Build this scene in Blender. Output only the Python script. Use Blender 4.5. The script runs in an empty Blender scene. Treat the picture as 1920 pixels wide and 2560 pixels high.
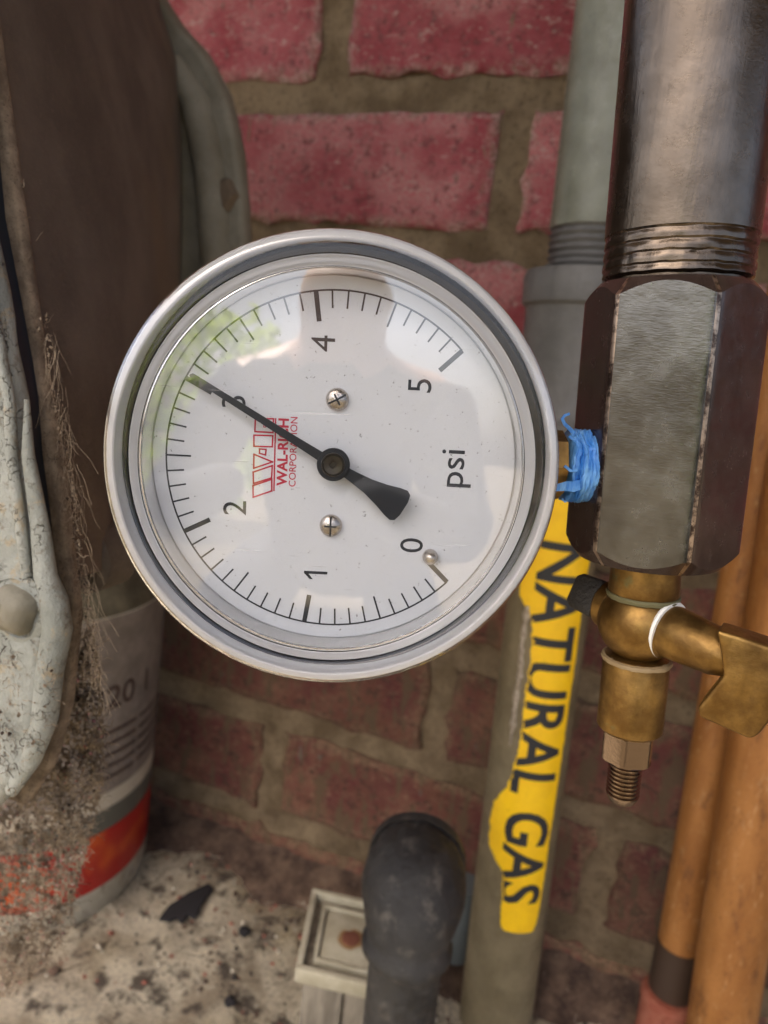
import bpy, bmesh, math, random
from math import sin, cos, pi, radians, atan2, hypot, sqrt
from mathutils import Vector, Matrix, noise

# ------------------------------------------------------------------ camera, world, sun, exposure
# Lengths are written in millimetres (camera at x=0, y=0; z counted from the camera, the concrete lies at -372)
S = 0.001
EYE = 372.0
PITCH, YAW, ROLL = radians(12.0), radians(20.0), radians(6.6)
FPX = 1775.0                                     # focal length for a 1920 x 2560 frame
sc = bpy.context.scene
Fw = Vector((-sin(YAW)*cos(PITCH), cos(YAW)*cos(PITCH), -sin(PITCH)))
R0 = Vector((cos(YAW), sin(YAW), 0)); U0 = R0.cross(Fw)
Rt = R0*cos(ROLL) + U0*sin(ROLL); Up = U0*cos(ROLL) - R0*sin(ROLL)

cd = bpy.data.cameras.new('camera'); cam = bpy.data.objects.new('camera', cd)
sc.collection.objects.link(cam); sc.camera = cam
cd.sensor_fit = 'VERTICAL'; cd.sensor_height = 36.0; cd.lens = FPX/2560*36.0
cd.clip_start = 0.005; cd.clip_end = 200
m = Matrix((Rt, Up, -Fw)).transposed().to_4x4(); m.translation = Vector((0, 0, EYE*S)); cam.matrix_world = m
cd.dof.use_dof = True; cd.dof.focus_distance = 0.112; cd.dof.aperture_fstop = 25.0

wd = bpy.data.worlds.new('World'); sc.world = wd; wd.use_nodes = True
SUN_EL, SUN_AZ = radians(58), radians(205)       # azimuth of the sun, clockwise from +y (the wall side)
nt = wd.node_tree
sky = nt.nodes.new('ShaderNodeTexSky'); sky.sky_type = 'NISHITA'; sky.sun_disc = False
sky.sun_elevation = SUN_EL; sky.sun_rotation = SUN_AZ
sky.air_density = 0.8; sky.dust_density = 7.0; sky.ozone_density = 0.3
nt.links.new(sky.outputs[0], nt.nodes['Background'].inputs[0]); nt.nodes['Background'].inputs[1].default_value = 0.12

sl = bpy.data.lights.new('sun', 'SUN'); sl.energy = 3.6; sl.angle = radians(0.6); sl.color = (1.0, 0.93, 0.82)
so = bpy.data.objects.new('sun', sl); sc.collection.objects.link(so)
sd = Vector((sin(SUN_AZ)*cos(SUN_EL), cos(SUN_AZ)*cos(SUN_EL), sin(SUN_EL)))
so.rotation_euler = sd.to_track_quat('Z', 'Y').to_euler()
sc.view_settings.view_transform = 'Standard'; sc.view_settings.look = 'None'
sc.view_settings.exposure = 2.0; sc.view_settings.gamma = 1.0
sc.render.engine = 'CYCLES'
sc.cycles.use_denoising = True
sc.cycles.max_bounces = 12; sc.cycles.diffuse_bounces = 2; sc.cycles.transmission_bounces = 12; sc.cycles.transparent_max_bounces = 16

# ------------------------------------------------------------------ helpers
rnd = random.Random(7)
COL = sc.collection.objects
ORG = {}

def ray(px, py): return Fw + Rt*((px-960)/FPX) - Up*((py-1280)/FPX)
def P(px, py, y):                                # the point at distance y from the camera's wall-parallel plane seen at px, py
    d = ray(px, py); return d*(y/d.y)

def link(o, parent, centre):
    COL.link(o)
    if parent:
        o.parent = parent; o.location = (centre - ORG[parent.name])
    else: o.location = centre
    ORG[o.name] = centre
    return o

def mm(v): return Vector((v[0]*S, v[1]*S, (v[2]+EYE)*S))

def obj(name, verts, faces, mat, parent=None, smooth=35, local=False, mats=None, fm=None):
    vs = [Vector(v)*S for v in verts] if local else [mm(v) for v in verts]
    lo = Vector([min(v[i] for v in vs) for i in range(3)]); hi = Vector([max(v[i] for v in vs) for i in range(3)])
    c = (lo+hi)/2
    me = bpy.data.meshes.new(name)
    me.from_pydata([v-c for v in vs], [], faces); me.update()
    for mt in (mats or [mat]): me.materials.append(mt)
    if fm: me.polygons.foreach_set('material_index', fm)
    bm = bmesh.new(); bm.from_mesh(me); bmesh.ops.recalc_face_normals(bm, faces=bm.faces); bm.to_mesh(me); bm.free()
    if smooth:
        me.polygons.foreach_set('use_smooth', [True]*len(me.polygons)); me.set_sharp_from_angle(angle=radians(smooth))
    o = bpy.data.objects.new(name, me)
    if local:
        COL.link(o); o.parent = parent; o.location = c - (LOC.get(parent.name) or Vector()); LOC[o.name] = c
        return o
    return link(o, parent, c)
LOC = {}

def tag(o, label, cat, group=None, kind=None):
    if label: o['label'] = label
    if cat: o['category'] = cat
    if group: o['group'] = group
    if kind: o['kind'] = kind
    return o

def thing(name, base, label, cat, group=None):
    e = bpy.data.objects.new(name, None); e.empty_display_size = 0.01
    link(e, None, mm(base)); return tag(e, label, cat, group)

def frame(d):
    d = Vector(d).normalized(); a = Vector((0, 0, 1)) if abs(d.z) < .9 else Vector((1, 0, 0))
    e1 = a.cross(d).normalized(); return e1, d.cross(e1), d

def lathe(prof, o, d, n=64, close=False, e=None, cap=True):
    """turn (radius, height) round the axis through o along d"""
    o = Vector(o); e1, e2, d = e or frame(d)
    vs, fs = [], []
    for r, h in prof:
        for k in range(n):
            a = 2*pi*k/n; vs.append(o + d*h + (e1*cos(a)+e2*sin(a))*r)
    L = len(prof)
    for i in range(L if close else L-1):
        j = (i+1) % L
        for k in range(n):
            q = (k+1) % n; fs.append((i*n+k, i*n+q, j*n+q, j*n+k))
    if cap and not close:
        fs.append(tuple(range(n))[::-1]); fs.append(tuple((L-1)*n+k for k in range(n)))
    return vs, fs

def tube(pts, rad, n=8, cap=True):
    vs, fs = [], []; pts = [Vector(p) for p in pts]
    prev = None
    for i, p in enumerate(pts):
        t = (pts[min(i+1, len(pts)-1)] - pts[max(i-1, 0)]).normalized()
        if prev is None: e1 = frame(t)[0]
        else: e1 = (prev - t*prev.dot(t)).normalized()
        prev = e1; e2 = t.cross(e1); r = rad[i] if isinstance(rad, (list, tuple)) else rad
        for k in range(n):
            a = 2*pi*k/n; vs.append(p + (e1*cos(a)+e2*sin(a))*r)
    for i in range(len(pts)-1):
        for k in range(n):
            q = (k+1) % n; fs.append((i*n+k, i*n+q, (i+1)*n+q, (i+1)*n+k))
    if cap: fs.append(tuple(range(n))[::-1]); fs.append(tuple((len(pts)-1)*n+k for k in range(n)))
    return vs, fs

def join(*parts):
    vs, fs = [], []
    for v, f in parts:
        b = len(vs); vs += list(v); fs += [tuple(i+b for i in q) for q in f]
    return vs, fs

def prism(poly, depth, bevel=0, seg=3, sub=0):
    """polygon of 3D points pushed along the vector depth, edges rounded"""
    bm = bmesh.new(); bv = [bm.verts.new(Vector(p)) for p in poly]; d = Vector(depth)
    tv = [bm.verts.new(v.co+d) for v in bv]; n = len(bv)
    bm.faces.new(bv); bm.faces.new(tv[::-1])
    for i in range(n): bm.faces.new((bv[i], tv[i], tv[(i+1) % n], bv[(i+1) % n]))
    bmesh.ops.recalc_face_normals(bm, faces=bm.faces)
    if bevel: bmesh.ops.bevel(bm, geom=list(bm.edges), offset=bevel, segments=seg, affect='EDGES', profile=.5, clamp_overlap=True)
    if sub:
        bmesh.ops.triangulate(bm, faces=[f for f in bm.faces if len(f.verts) > 4])
        for _ in range(sub): bmesh.ops.subdivide_edges(bm, edges=[e for e in bm.edges if e.calc_length() > 3], cuts=1, use_grid_fill=True)
    bm.verts.index_update()
    out = [v.co.copy() for v in bm.verts], [tuple(v.index for v in f.verts) for f in bm.faces]
    bm.free(); return out

def rough(vs, amp, freq, seed=0.0):
    o = []
    for v in vs:
        v = Vector(v); q = v*freq + Vector((seed, seed*1.7, -seed))
        o.append(v + Vector((noise.noise(q), noise.noise(q+Vector((31, 7, 3))), noise.noise(q+Vector((5, 53, 11)))))*amp)
    return o

def glyphs(txt, size, bold=0.0, align='CENTER', sx=1.0, space=1.0):
    cu = bpy.data.curves.new('t', 'FONT'); cu.body = txt; cu.size = size; cu.offset = bold; cu.align_x = align; cu.align_y = 'CENTER'
    cu.space_character = space; cu.resolution_u = 4
    o = bpy.data.objects.new('t', cu); COL.link(o)
    dg = bpy.context.evaluated_depsgraph_get(); dg.update()
    me = o.evaluated_get(dg).to_mesh()
    vs = [(v.co.x*sx, v.co.y) for v in me.vertices]; fs = [tuple(p.vertices) for p in me.polygons]
    o.evaluated_get(dg).to_mesh_clear(); bpy.data.objects.remove(o); bpy.data.curves.remove(cu)
    return vs, fs

# ------------------------------------------------------------------ materials
class NT:
    def __init__(s, name):
        s.m = bpy.data.materials.new(name); s.m.use_nodes = True; s.t = s.m.node_tree; s.b = s.t.nodes['Principled BSDF']
        tc = s.n('ShaderNodeTexCoord'); mp = s.n('ShaderNodeVectorMath', operation='SCALE'); s.l(tc.outputs['Object'], mp.inputs[0]); mp.inputs['Scale'].default_value = 1000
        oi = s.n('ShaderNodeObjectInfo'); ad = s.n('ShaderNodeVectorMath', operation='ADD'); sc_ = s.n('ShaderNodeMath', operation='MULTIPLY'); s.l(oi.outputs['Random'], sc_.inputs[0]); sc_.inputs[1].default_value = 700
        s.l(mp.outputs[0], ad.inputs[0]); s.l(sc_.outputs[0], ad.inputs[1]); s.co = ad.outputs[0]; s.rand = oi.outputs['Random']
    def n(s, t, **k):
        x = s.t.nodes.new(t)
        for a, v in k.items(): setattr(x, a, v)
        return x
    def l(s, a, b): s.t.links.new(a, b)
    def stretch(s, v):
        x = s.n('ShaderNodeVectorMath', operation='MULTIPLY'); s.l(s.co, x.inputs[0]); x.inputs[1].default_value = v; return x.outputs[0]
    def noise(s, sc_, det=4, rough_=.6, co=None, dist=0):
        x = s.n('ShaderNodeTexNoise'); s.l(co or s.co, x.inputs['Vector']); x.inputs['Scale'].default_value = sc_
        x.inputs['Detail'].default_value = det; x.inputs['Roughness'].default_value = rough_; x.inputs['Distortion'].default_value = dist; return x.outputs['Fac']
    def vor(s, sc_, feat='F1', co=None):
        x = s.n('ShaderNodeTexVoronoi', feature=feat); s.l(co or s.co, x.inputs['Vector']); x.inputs['Scale'].default_value = sc_; return x.outputs['Distance']
    def ramp(s, f, lo, hi, a=0., b=1.):
        x = s.n('ShaderNodeMapRange'); x.interpolation_type = 'SMOOTHSTEP'; s.l(f, x.inputs[0]); x.inputs[1].default_value = lo; x.inputs[2].default_value = hi; x.inputs[3].default_value = a; x.inputs[4].default_value = b; return x.outputs[0]
    def mix(s, f, a, b):
        x = s.n('ShaderNodeMix', data_type='RGBA')
        if isinstance(f, (int, float)): x.inputs[0].default_value = f
        else: s.l(f, x.inputs[0])
        for v, i in ((a, 6), (b, 7)):
            if isinstance(v, tuple): x.inputs[i].default_value = (*v, 1)
            else: s.l(v, x.inputs[i])
        return x.outputs[2]
    def mul(s, a, b, op='MULTIPLY'):
        x = s.n('ShaderNodeMath', operation=op)
        for v, i in ((a, 0), (b, 1)):
            if isinstance(v, (int, float)): x.inputs[i].default_value = v
            else: s.l(v, x.inputs[i])
        return x.outputs[0]
    def set(s, **k):
        for a, v in k.items():
            i = s.b.inputs[a.replace('_', ' ')]
            if isinstance(v, (int, float)): i.default_value = v
            elif isinstance(v, tuple): i.default_value = (*v, 1) if len(v) == 3 else v
            else: s.l(v, i)
        return s
    def bump(s, h, dist, strength=1.0, prev=None):
        x = s.n('ShaderNodeBump'); s.l(h, x.inputs['Height']); x.inputs['Distance'].default_value = dist*S; x.inputs['Strength'].default_value = strength
        if prev: s.l(prev, x.inputs['Normal'])
        s.l(x.outputs[0], s.b.inputs['Normal']); return x.outputs[0]

def plain(name, col, r=.5, metal=0., **k):
    t = NT(name); t.set(Base_Color=col, Roughness=r, Metallic=metal, **k); return t.m

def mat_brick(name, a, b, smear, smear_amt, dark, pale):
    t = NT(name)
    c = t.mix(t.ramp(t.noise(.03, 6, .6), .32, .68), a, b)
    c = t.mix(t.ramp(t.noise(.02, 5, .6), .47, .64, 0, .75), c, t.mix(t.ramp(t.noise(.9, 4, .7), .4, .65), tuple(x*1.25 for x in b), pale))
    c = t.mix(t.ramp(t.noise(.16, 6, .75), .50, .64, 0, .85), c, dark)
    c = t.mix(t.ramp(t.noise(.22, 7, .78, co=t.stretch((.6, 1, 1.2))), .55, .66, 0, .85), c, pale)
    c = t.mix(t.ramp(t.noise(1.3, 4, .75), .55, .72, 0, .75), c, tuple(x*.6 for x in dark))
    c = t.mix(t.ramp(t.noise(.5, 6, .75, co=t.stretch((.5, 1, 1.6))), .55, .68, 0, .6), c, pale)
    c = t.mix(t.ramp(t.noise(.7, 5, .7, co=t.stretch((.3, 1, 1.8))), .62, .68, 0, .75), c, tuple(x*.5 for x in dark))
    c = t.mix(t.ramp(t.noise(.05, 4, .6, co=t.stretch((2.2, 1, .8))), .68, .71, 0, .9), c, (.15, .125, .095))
    st = t.noise(.06, 7, .72, co=t.stretch((1.8, 1, .5)))
    c = t.mix(t.mul(t.ramp(st, 1-smear_amt, 1.08-smear_amt), .85), c, smear)
    at = t.n('ShaderNodeAttribute'); at.attribute_name = 'edge'
    ef = t.mul(t.ramp(at.outputs['Fac'], 0, 9, 1, 0), t.ramp(t.noise(.12, 6, .75), .38, .6))
    c = t.mix(t.mul(ef, .85), c, t.mix(t.ramp(t.noise(.5, 4), .4, .6), smear, pale))
    hs = t.n('ShaderNodeHueSaturation'); t.l(c, hs.inputs['Color']); t.l(t.ramp(t.rand, 0, 1, .8, 1.2), hs.inputs['Value'])
    t.set(Base_Color=hs.outputs[0], Roughness=.85)
    n1 = t.bump(t.noise(.2, 9, .75), 3.2); t.bump(t.noise(1.2, 4, .75), .7, prev=n1); return t.m
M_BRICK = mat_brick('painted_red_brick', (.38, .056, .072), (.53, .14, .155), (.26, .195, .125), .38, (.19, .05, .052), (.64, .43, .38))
M_BRICK2 = mat_brick('mortar_smeared_shaded_brick', (.15, .034, .032), (.19, .075, .045), (.14, .094, .05), .5, (.045, .025, .016), (.34, .21, .125))  # low rows: smeared brown brick, darkened further to paint in corner shade

t = NT('mortar'); c = t.mix(t.ramp(t.noise(.04, 5), .3, .7), (.25, .172, .09), (.50, .37, .22)); c = t.mix(t.ramp(t.noise(.35, 6, .75), .50, .72, 0, .7), c, (.06, .04, .022)); c = t.mix(t.ramp(t.noise(1.4, 4, .7), .58, .7, 0, .7), c, (.24, .18, .11))
t.set(Base_Color=c, Roughness=.95); n1 = t.bump(t.noise(.15, 9, .75), 3.0); t.bump(t.noise(1.2, 4, .75), .8, prev=n1); M_MORTAR = t.m

t = NT('old_concrete'); c = t.mix(t.ramp(t.noise(.022, 6, .6, dist=.6), .35, .65), (.36, .29, .195), (.72, .64, .47))
c = t.mix(t.ramp(t.noise(.017, 5, .6), .54, .70, 0, .5), c, (.40, .31, .16))
c = t.mix(t.ramp(t.noise(.06, 7, .7), .50, .62, 0, .9), c, (.07, .05, .036)); c = t.mix(t.ramp(t.noise(.6, 5, .75), .5, .68, 0, .75), c, (.10, .08, .06)); c = t.mix(t.ramp(t.noise(.25, 6, .75), .58, .68, 0, .8), c, (.05, .036, .03))
t.set(Base_Color=c, Roughness=.95); n1 = t.bump(t.noise(.12, 9, .75), 5.0); t.bump(t.noise(1.2, 4, .75), 1.0, prev=n1); M_CONC = t.m

t = NT('soil'); c = t.mix(t.ramp(t.noise(.06, 6, .7), .35, .7), (.06, .035, .025), (.20, .13, .085)); c = t.mix(t.ramp(t.noise(.5, 4, .7), .58, .75), c, (.34, .27, .2))
t.set(Base_Color=c, Roughness=1.0); t.bump(t.noise(.35, 8, .75), 2.5); M_SOIL = t.m

def mat_paint(name, a, b, speck, r=.5, rs=.56, metal=0.):
    t = NT(name); c = t.mix(t.ramp(t.noise(.06, 5), .3, .7), a, b)
    c = t.mix(t.ramp(t.noise(.45, 4, .7), rs, rs+.12, 0, .75), c, speck)
    c = t.mix(t.ramp(t.noise(.22, 5, .7, co=t.stretch((1, 1, .12))), .55, .75, 0, .5), c, tuple(x*.5 for x in a))
    t.set(Base_Color=c, Roughness=t.ramp(t.noise(.3, 4), .2, .8, r-.12, r+.15), Metallic=metal); n1 = t.bump(t.noise(.12, 5), .5); t.bump(t.noise(1.2, 4, .7), .15, prev=n1); return t.m
M_GREY = mat_paint('grey_pipe_paint', (.12, .125, .09), (.175, .185, .14), (.32, .33, .28), .36, .62)
M_GREY2 = mat_paint('dark_grey_coupling_paint', (.085, .085, .08), (.125, .122, .115), (.2, .195, .185), .5, .62)
M_OLIVE = mat_paint('olive_grey_pipe_paint', (.125, .10, .055), (.185, .15, .088), (.26, .22, .15), .5, .6)

def mat_steel(name, base, worn, r0, metal, wear=.6, sz=(1, 1, .06), bmp=.12):
    t = NT(name); c = t.mix(t.ramp(t.noise(.12, 6, .65), .4, .7), base, tuple(x*1.5 for x in base))
    sct = t.ramp(t.noise(1.2, 3, .6, co=t.stretch(sz)), wear, wear+.12)
    pits = t.ramp(t.noise(.9, 5, .75), .62, .72)
    c = t.mix(t.mul(sct, .7), c, worn); c = t.mix(t.mul(pits, .6), c, tuple(x*.5 for x in base))
    t.set(Base_Color=c, Metallic=metal, Roughness=t.ramp(t.noise(.35, 5, .65), .25, .75, max(.06, r0-.1), r0+.14))
    n1 = t.bump(t.noise(.5, 5, .6, co=t.stretch(sz)), bmp); t.bump(t.noise(1.5, 5, .75), bmp*.35, prev=n1); return t.m
M_STEEL = mat_steel('black_steel_pipe', (.095, .075, .057), (.34, .28, .21), .18, .92, .69, (1, 1, .04), .10)
M_HEX = mat_steel('oxide_black_fitting', (.050, .034, .029), (.30, .26, .23), .17, .5, .72, (.3, .3, .25), .035)
t = NT('scuffed_black_iron'); c = t.mix(t.ramp(t.noise(.05, 6, .7), .35, .7), (.016, .015, .014), (.035, .033, .03)); c = t.mix(t.ramp(t.noise(.09, 7, .75), .54, .66, 0, .75), c, (.10, .088, .072)); c = t.mix(t.ramp(t.noise(.35, 5, .7, co=t.stretch((.35, .35, 1.3))), .64, .7, 0, .8), c, (.17, .155, .135))
t.set(Base_Color=c, Roughness=t.ramp(t.noise(.2, 5), .3, .7, .4, .75)); n1 = t.bump(t.noise(.15, 6, .7), .8); t.bump(t.noise(1.2, 4, .75), .25, prev=n1); M_IRON = t.m

t = NT('aged_brass'); c = t.mix(t.ramp(t.noise(.15, 6, .65), .35, .7), (.16, .09, .027), (.32, .195, .06)); c = t.mix(t.ramp(t.noise(.12, 6, .7), .46, .7, 0, .7), c, (.14, .08, .03)); c = t.mix(t.ramp(t.noise(1.5, 5, .75), .56, .76, 0, .4), c, (.07, .04, .018)); c = t.mix(t.ramp(t.noise(.11, 4), .66, .74, 0, .5), c, (.16, .22, .12))
t.set(Base_Color=c, Metallic=.9, Roughness=t.ramp(t.noise(.5, 5), .25, .75, .3, .52)); n1 = t.bump(t.noise(.3, 4, .6), .10); t.bump(t.noise(2.2, 4, .7, co=t.stretch((.5, .5, 2.5))), .035, prev=n1); M_BRASS = t.m
t = NT('tan_coated_copper'); c = t.mix(t.ramp(t.noise(.05, 5, .6, co=t.stretch((1, 1, .25))), .3, .7), (.27, .108, .026), (.42, .19, .055)); c = t.mix(t.ramp(t.noise(.4, 5, .7, co=t.stretch((1, 1, .3))), .55, .72, 0, .7), c, (.56, .33, .15)); c = t.mix(t.ramp(t.noise(.1, 6, .75, co=t.stretch((1, 1, .35))), .52, .68, 0, .8), c, (.14, .055, .018)); c = t.mix(t.ramp(t.noise(1.2, 4, .75, co=t.stretch((1, 1, .4))), .55, .7, 0, .6), c, (.09, .038, .015))
t.set(Base_Color=c, Metallic=.25, Roughness=.5); t.bump(t.noise(.5, 6, .7), .35); M_TAN = t.m
t = NT('bare_copper'); c = t.mix(t.ramp(t.noise(.1, 5), .3, .7), (.26, .065, .035), (.36, .13, .08)); t.set(Base_Color=c, Metallic=.15, Roughness=.7); t.bump(t.noise(.4, 7, .75), 1.0); M_COPPER = t.m

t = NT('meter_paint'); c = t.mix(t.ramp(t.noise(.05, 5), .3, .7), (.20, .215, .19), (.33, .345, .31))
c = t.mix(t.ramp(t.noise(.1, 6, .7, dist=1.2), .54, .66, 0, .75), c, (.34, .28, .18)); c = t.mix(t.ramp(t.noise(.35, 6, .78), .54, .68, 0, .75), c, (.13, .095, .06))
cr = t.n('ShaderNodeTexVoronoi', feature='DISTANCE_TO_EDGE'); wv = t.n('ShaderNodeVectorMath', operation='ADD'); nz = t.n('ShaderNodeTexNoise'); t.l(t.co, nz.inputs['Vector']); nz.inputs['Scale'].default_value = .35; nz.inputs['Detail'].default_value = 5
sc2 = t.n('ShaderNodeVectorMath', operation='SCALE'); t.l(nz.outputs['Color'], sc2.inputs[0]); sc2.inputs['Scale'].default_value = 9; t.l(t.co, wv.inputs[0]); t.l(sc2.outputs[0], wv.inputs[1]); t.l(wv.outputs[0], cr.inputs['Vector']); cr.inputs['Scale'].default_value = .13
crk = t.mul(t.ramp(cr.outputs['Distance'], 0, .022, 1, 0), t.ramp(t.noise(.06, 4), .42, .55))
c = t.mix(t.mul(crk, .85), c, (.045, .035, .025))
t.set(Base_Color=c, Roughness=.6); n1 = t.bump(t.noise(.2, 6, .65), .9); n2 = t.bump(t.noise(1.5, 4, .7), .25, prev=n1); t.bump(t.mul(crk, -1), .35, prev=n2); M_METER = t.m
t = NT('grimy_shaded_meter_side'); c = t.mix(t.ramp(t.noise(.03, 5), .3, .7), (.085, .068, .052), (.15, .122, .094)); c = t.mix(t.ramp(t.noise(.012, 4, .6), .5, .7, 0, .6), c, (.15, .105, .06)); c = t.mix(t.ramp(t.noise(.8, 5, .75), .52, .75, 0, .6), c, (.20, .155, .11)); t.set(Base_Color=c, Roughness=.75); t.bump(t.noise(.7, 5, .7), .4); M_GRIME_SHADE = t.m  # brown dirt, with the shade on this side put into the colour
t = NT('dusty_olive_flange'); c = t.mix(t.ramp(t.noise(.05, 5), .3, .7), (.15, .135, .095), (.23, .215, .165)); c = t.mix(t.ramp(t.noise(.2, 5), .58, .75, 0, .7), c, (.12, .09, .06)); t.set(Base_Color=c, Roughness=.7); t.bump(t.noise(.3, 5), .5); M_FLANGE = t.m
t = NT('cobweb_dust'); c = t.mix(t.ramp(t.noise(.12, 6, .7), .35, .7), (.17, .125, .085), (.40, .31, .215)); c = t.mix(t.ramp(t.noise(1.2, 4, .7), .56, .7, 0, .8), c, (.07, .045, .03)); t.set(Base_Color=c, Roughness=1.0); t.bump(t.noise(.9, 6, .8), 1.0); M_WEB = t.m
M_THREAD = plain('web_thread', (.34, .27, .19), .9)
M_RUST = plain('rust', (.16, .055, .03), .9)
t = NT('cream_painted_cap'); c = t.mix(t.ramp(t.noise(.07, 5), .35, .7), (.38, .34, .235), (.50, .46, .34)); c = t.mix(t.ramp(t.noise(.5, 5, .7), .56, .7, 0, .7), c, (.25, .21, .14)); t.set(Base_Color=c, Roughness=.6); t.bump(t.noise(.6, 5), .25); M_CREAM = t.m
t = NT('weathered_post'); c = t.mix(t.ramp(t.noise(.15, 6, .7, co=t.stretch((1, 1, .12))), .35, .7), (.16, .135, .10), (.33, .29, .22)); t.set(Base_Color=c, Roughness=.85); t.bump(t.noise(.3, 6, .7, co=t.stretch((1, 1, .15))), 1.0); M_POST = t.m
M_BLACK = plain('black_enamel', (.012, .014, .018), .38)
M_INK = plain('black_ink', (.018, .020, .024), .6); M_RED = plain('red_ink', (.50, .018, .045), .6)
t = NT('dial_white'); c = t.mix(t.ramp(t.noise(1.6, 3, .6), .675, .72), (.69, .705, .725), (.3, .3, .3)); t.set(Base_Color=c, Roughness=.5); M_DIAL = t.m
M_CASE = plain('white_gauge_case', (.68, .68, .68), .35)
M_GASKET = plain('dark_gasket', (.012, .015, .022), .5)
t = NT('screw_steel'); t.set(Base_Color=(.55, .50, .45), Metallic=1., Roughness=.22); t.bump(t.noise(1.5, 4), .15); M_SCREW = t.m
t = NT('blue_sealant_tape'); c = t.mix(t.ramp(t.noise(.5, 5, .6, co=t.stretch((1.4, .3, .3))), .35, .7), (.035, .20, .62), (.20, .46, .82)); t.set(Base_Color=c, Roughness=.32); t.bump(t.noise(.8, 5, .6, co=t.stretch((1.8, .4, .4))), .5); M_BLUE = t.m
t = NT('yellow_label'); c = t.mix(t.ramp(t.noise(.12, 5), .35, .75), (.90, .56, .004), (.82, .49, .006)); c = t.mix(t.ramp(t.noise(.25, 6, .75), .58, .74, 0, .7), c, (.36, .22, .03)); c = t.mix(t.ramp(t.noise(1.5, 5, .75), .6, .7, 0, .7), c, (.16, .12, .05)); t.set(Base_Color=c, Roughness=.5); t.bump(t.noise(.3, 4), .15); M_YELLOW = t.m
M_PTFE = plain('white_washer', (.72, .72, .68), .5)
t = NT('white_paint_drip'); c = t.mix(t.ramp(t.noise(.4, 6, .75), .4, .65), (.42, .36, .28), (.18, .14, .10)); t.set(Base_Color=c, Roughness=.5); t.bump(t.noise(.5, 5, .7), .6); M_PAINTDRIP = t.m
def mat_clear(name, f0, haze, dust, wav):
    """clear plastic: see-through, with the gloss of its surface (Schlick), a trace of milkiness, dust and scratches"""
    t = NT(name); t.t.nodes.remove(t.b); tr = t.n('ShaderNodeBsdfTransparent'); tr.inputs[0].default_value = (.97, .975, .98, 1); gl = t.n('ShaderNodeBsdfGlossy'); gl.inputs['Roughness'].default_value = .012
    bn = t.n('ShaderNodeBump'); t.l(t.noise(.08, 2), bn.inputs['Height']); bn.inputs['Distance'].default_value = wav*S
    ge = t.n('ShaderNodeNewGeometry'); dt = t.n('ShaderNodeVectorMath', operation='DOT_PRODUCT'); t.l(ge.outputs['Incoming'], dt.inputs[0]); t.l(ge.outputs['Normal'], dt.inputs[1])
    c = t.mul(dt.outputs['Value'], 0, 'ADD'); ab = t.n('ShaderNodeMath', operation='ABSOLUTE'); t.l(c, ab.inputs[0])
    q = t.mul(t.mul(1.0, ab.outputs[0], 'SUBTRACT'), 5.0, 'POWER'); F = t.mul(t.mul(q, 1-f0), f0, 'ADD')
    t.l(bn.outputs[0], gl.inputs['Normal'])
    df = t.n('ShaderNodeBsdfDiffuse'); df.inputs[0].default_value = (.8, .8, .8, 1)
    m0 = t.n('ShaderNodeMixShader'); t.l(tr.outputs[0], m0.inputs[1]); t.l(df.outputs[0], m0.inputs[2])
    sp = t.ramp(t.noise(2.2, 3, .7), .70, .76, 0, dust); sc_ = t.ramp(t.noise(.9, 3, .6, co=t.stretch((.05, 1.4, 1))), .70, .74, 0, dust*.35)
    t.l(t.mul(t.mul(sp, sc_, 'ADD'), haze, 'ADD'), m0.inputs[0])
    mx = t.n('ShaderNodeMixShader'); t.l(F, mx.inputs[0]); t.l(m0.outputs[0], mx.inputs[1]); t.l(gl.outputs[0], mx.inputs[2])
    t.l(mx.outputs[0], t.t.nodes['Material Output'].inputs[0]); return t.m
M_WINDOW = mat_clear('clear_window', .105, .004, .6, .03)
t = NT('clear_plastic_ring'); t.set(Base_Color=(.985, .99, 1.), Roughness=.008, Transmission_Weight=1.0, IOR=1.47); t.bump(t.noise(.1, 3), .05); M_CLEAR = t.m

# ------------------------------------------------------------------ ground and wall
WALL = 420.0; FLOOR = -372.0
def grid(nx, ny, fn):
    vs = [fn(i/nx, j/ny) for j in range(ny+1) for i in range(nx+1)]
    fs = [(j*(nx+1)+i, j*(nx+1)+i+1, (j+1)*(nx+1)+i+1, (j+1)*(nx+1)+i) for j in range(ny) for i in range(nx)]
    return vs, fs
def floor_h(x, y):
    q = Vector((x*.018, y*.018, 3)); return FLOOR + noise.fractal(q, 1.0, 2.0, 6)*4.5 + noise.noise(Vector((x*.006, y*.006, 9)))*3 - 2
gv, gf = grid(220, 130, lambda u, v: (lambda x, y: (x, y, floor_h(x, y)))(-620+u*900, -60+v*485))
# the sheet goes on flat beyond the rough part
b = len(gv); far = 30000
gv += [(-far, -far, FLOOR-9), (far, -far, FLOOR-9), (far, far, FLOOR-9), (-far, far, FLOOR-9)]; gf += [(b, b+1, b+2, b+3)]
t = NT('dry_earth'); c = t.mix(t.ramp(t.noise(.01, 5), .35, .7), (.08, .062, .034), (.14, .11, .065)); t.set(Base_Color=c, Roughness=1.); M_LAWN = t.m
g = obj('ground', gv, gf, None, smooth=80, mats=[M_CONC, M_LAWN], fm=[0]*(len(gf)-1)+[1]); tag(g, 'rough cream and grey concrete slab at the foot of the wall', 'ground', kind='structure')

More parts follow.
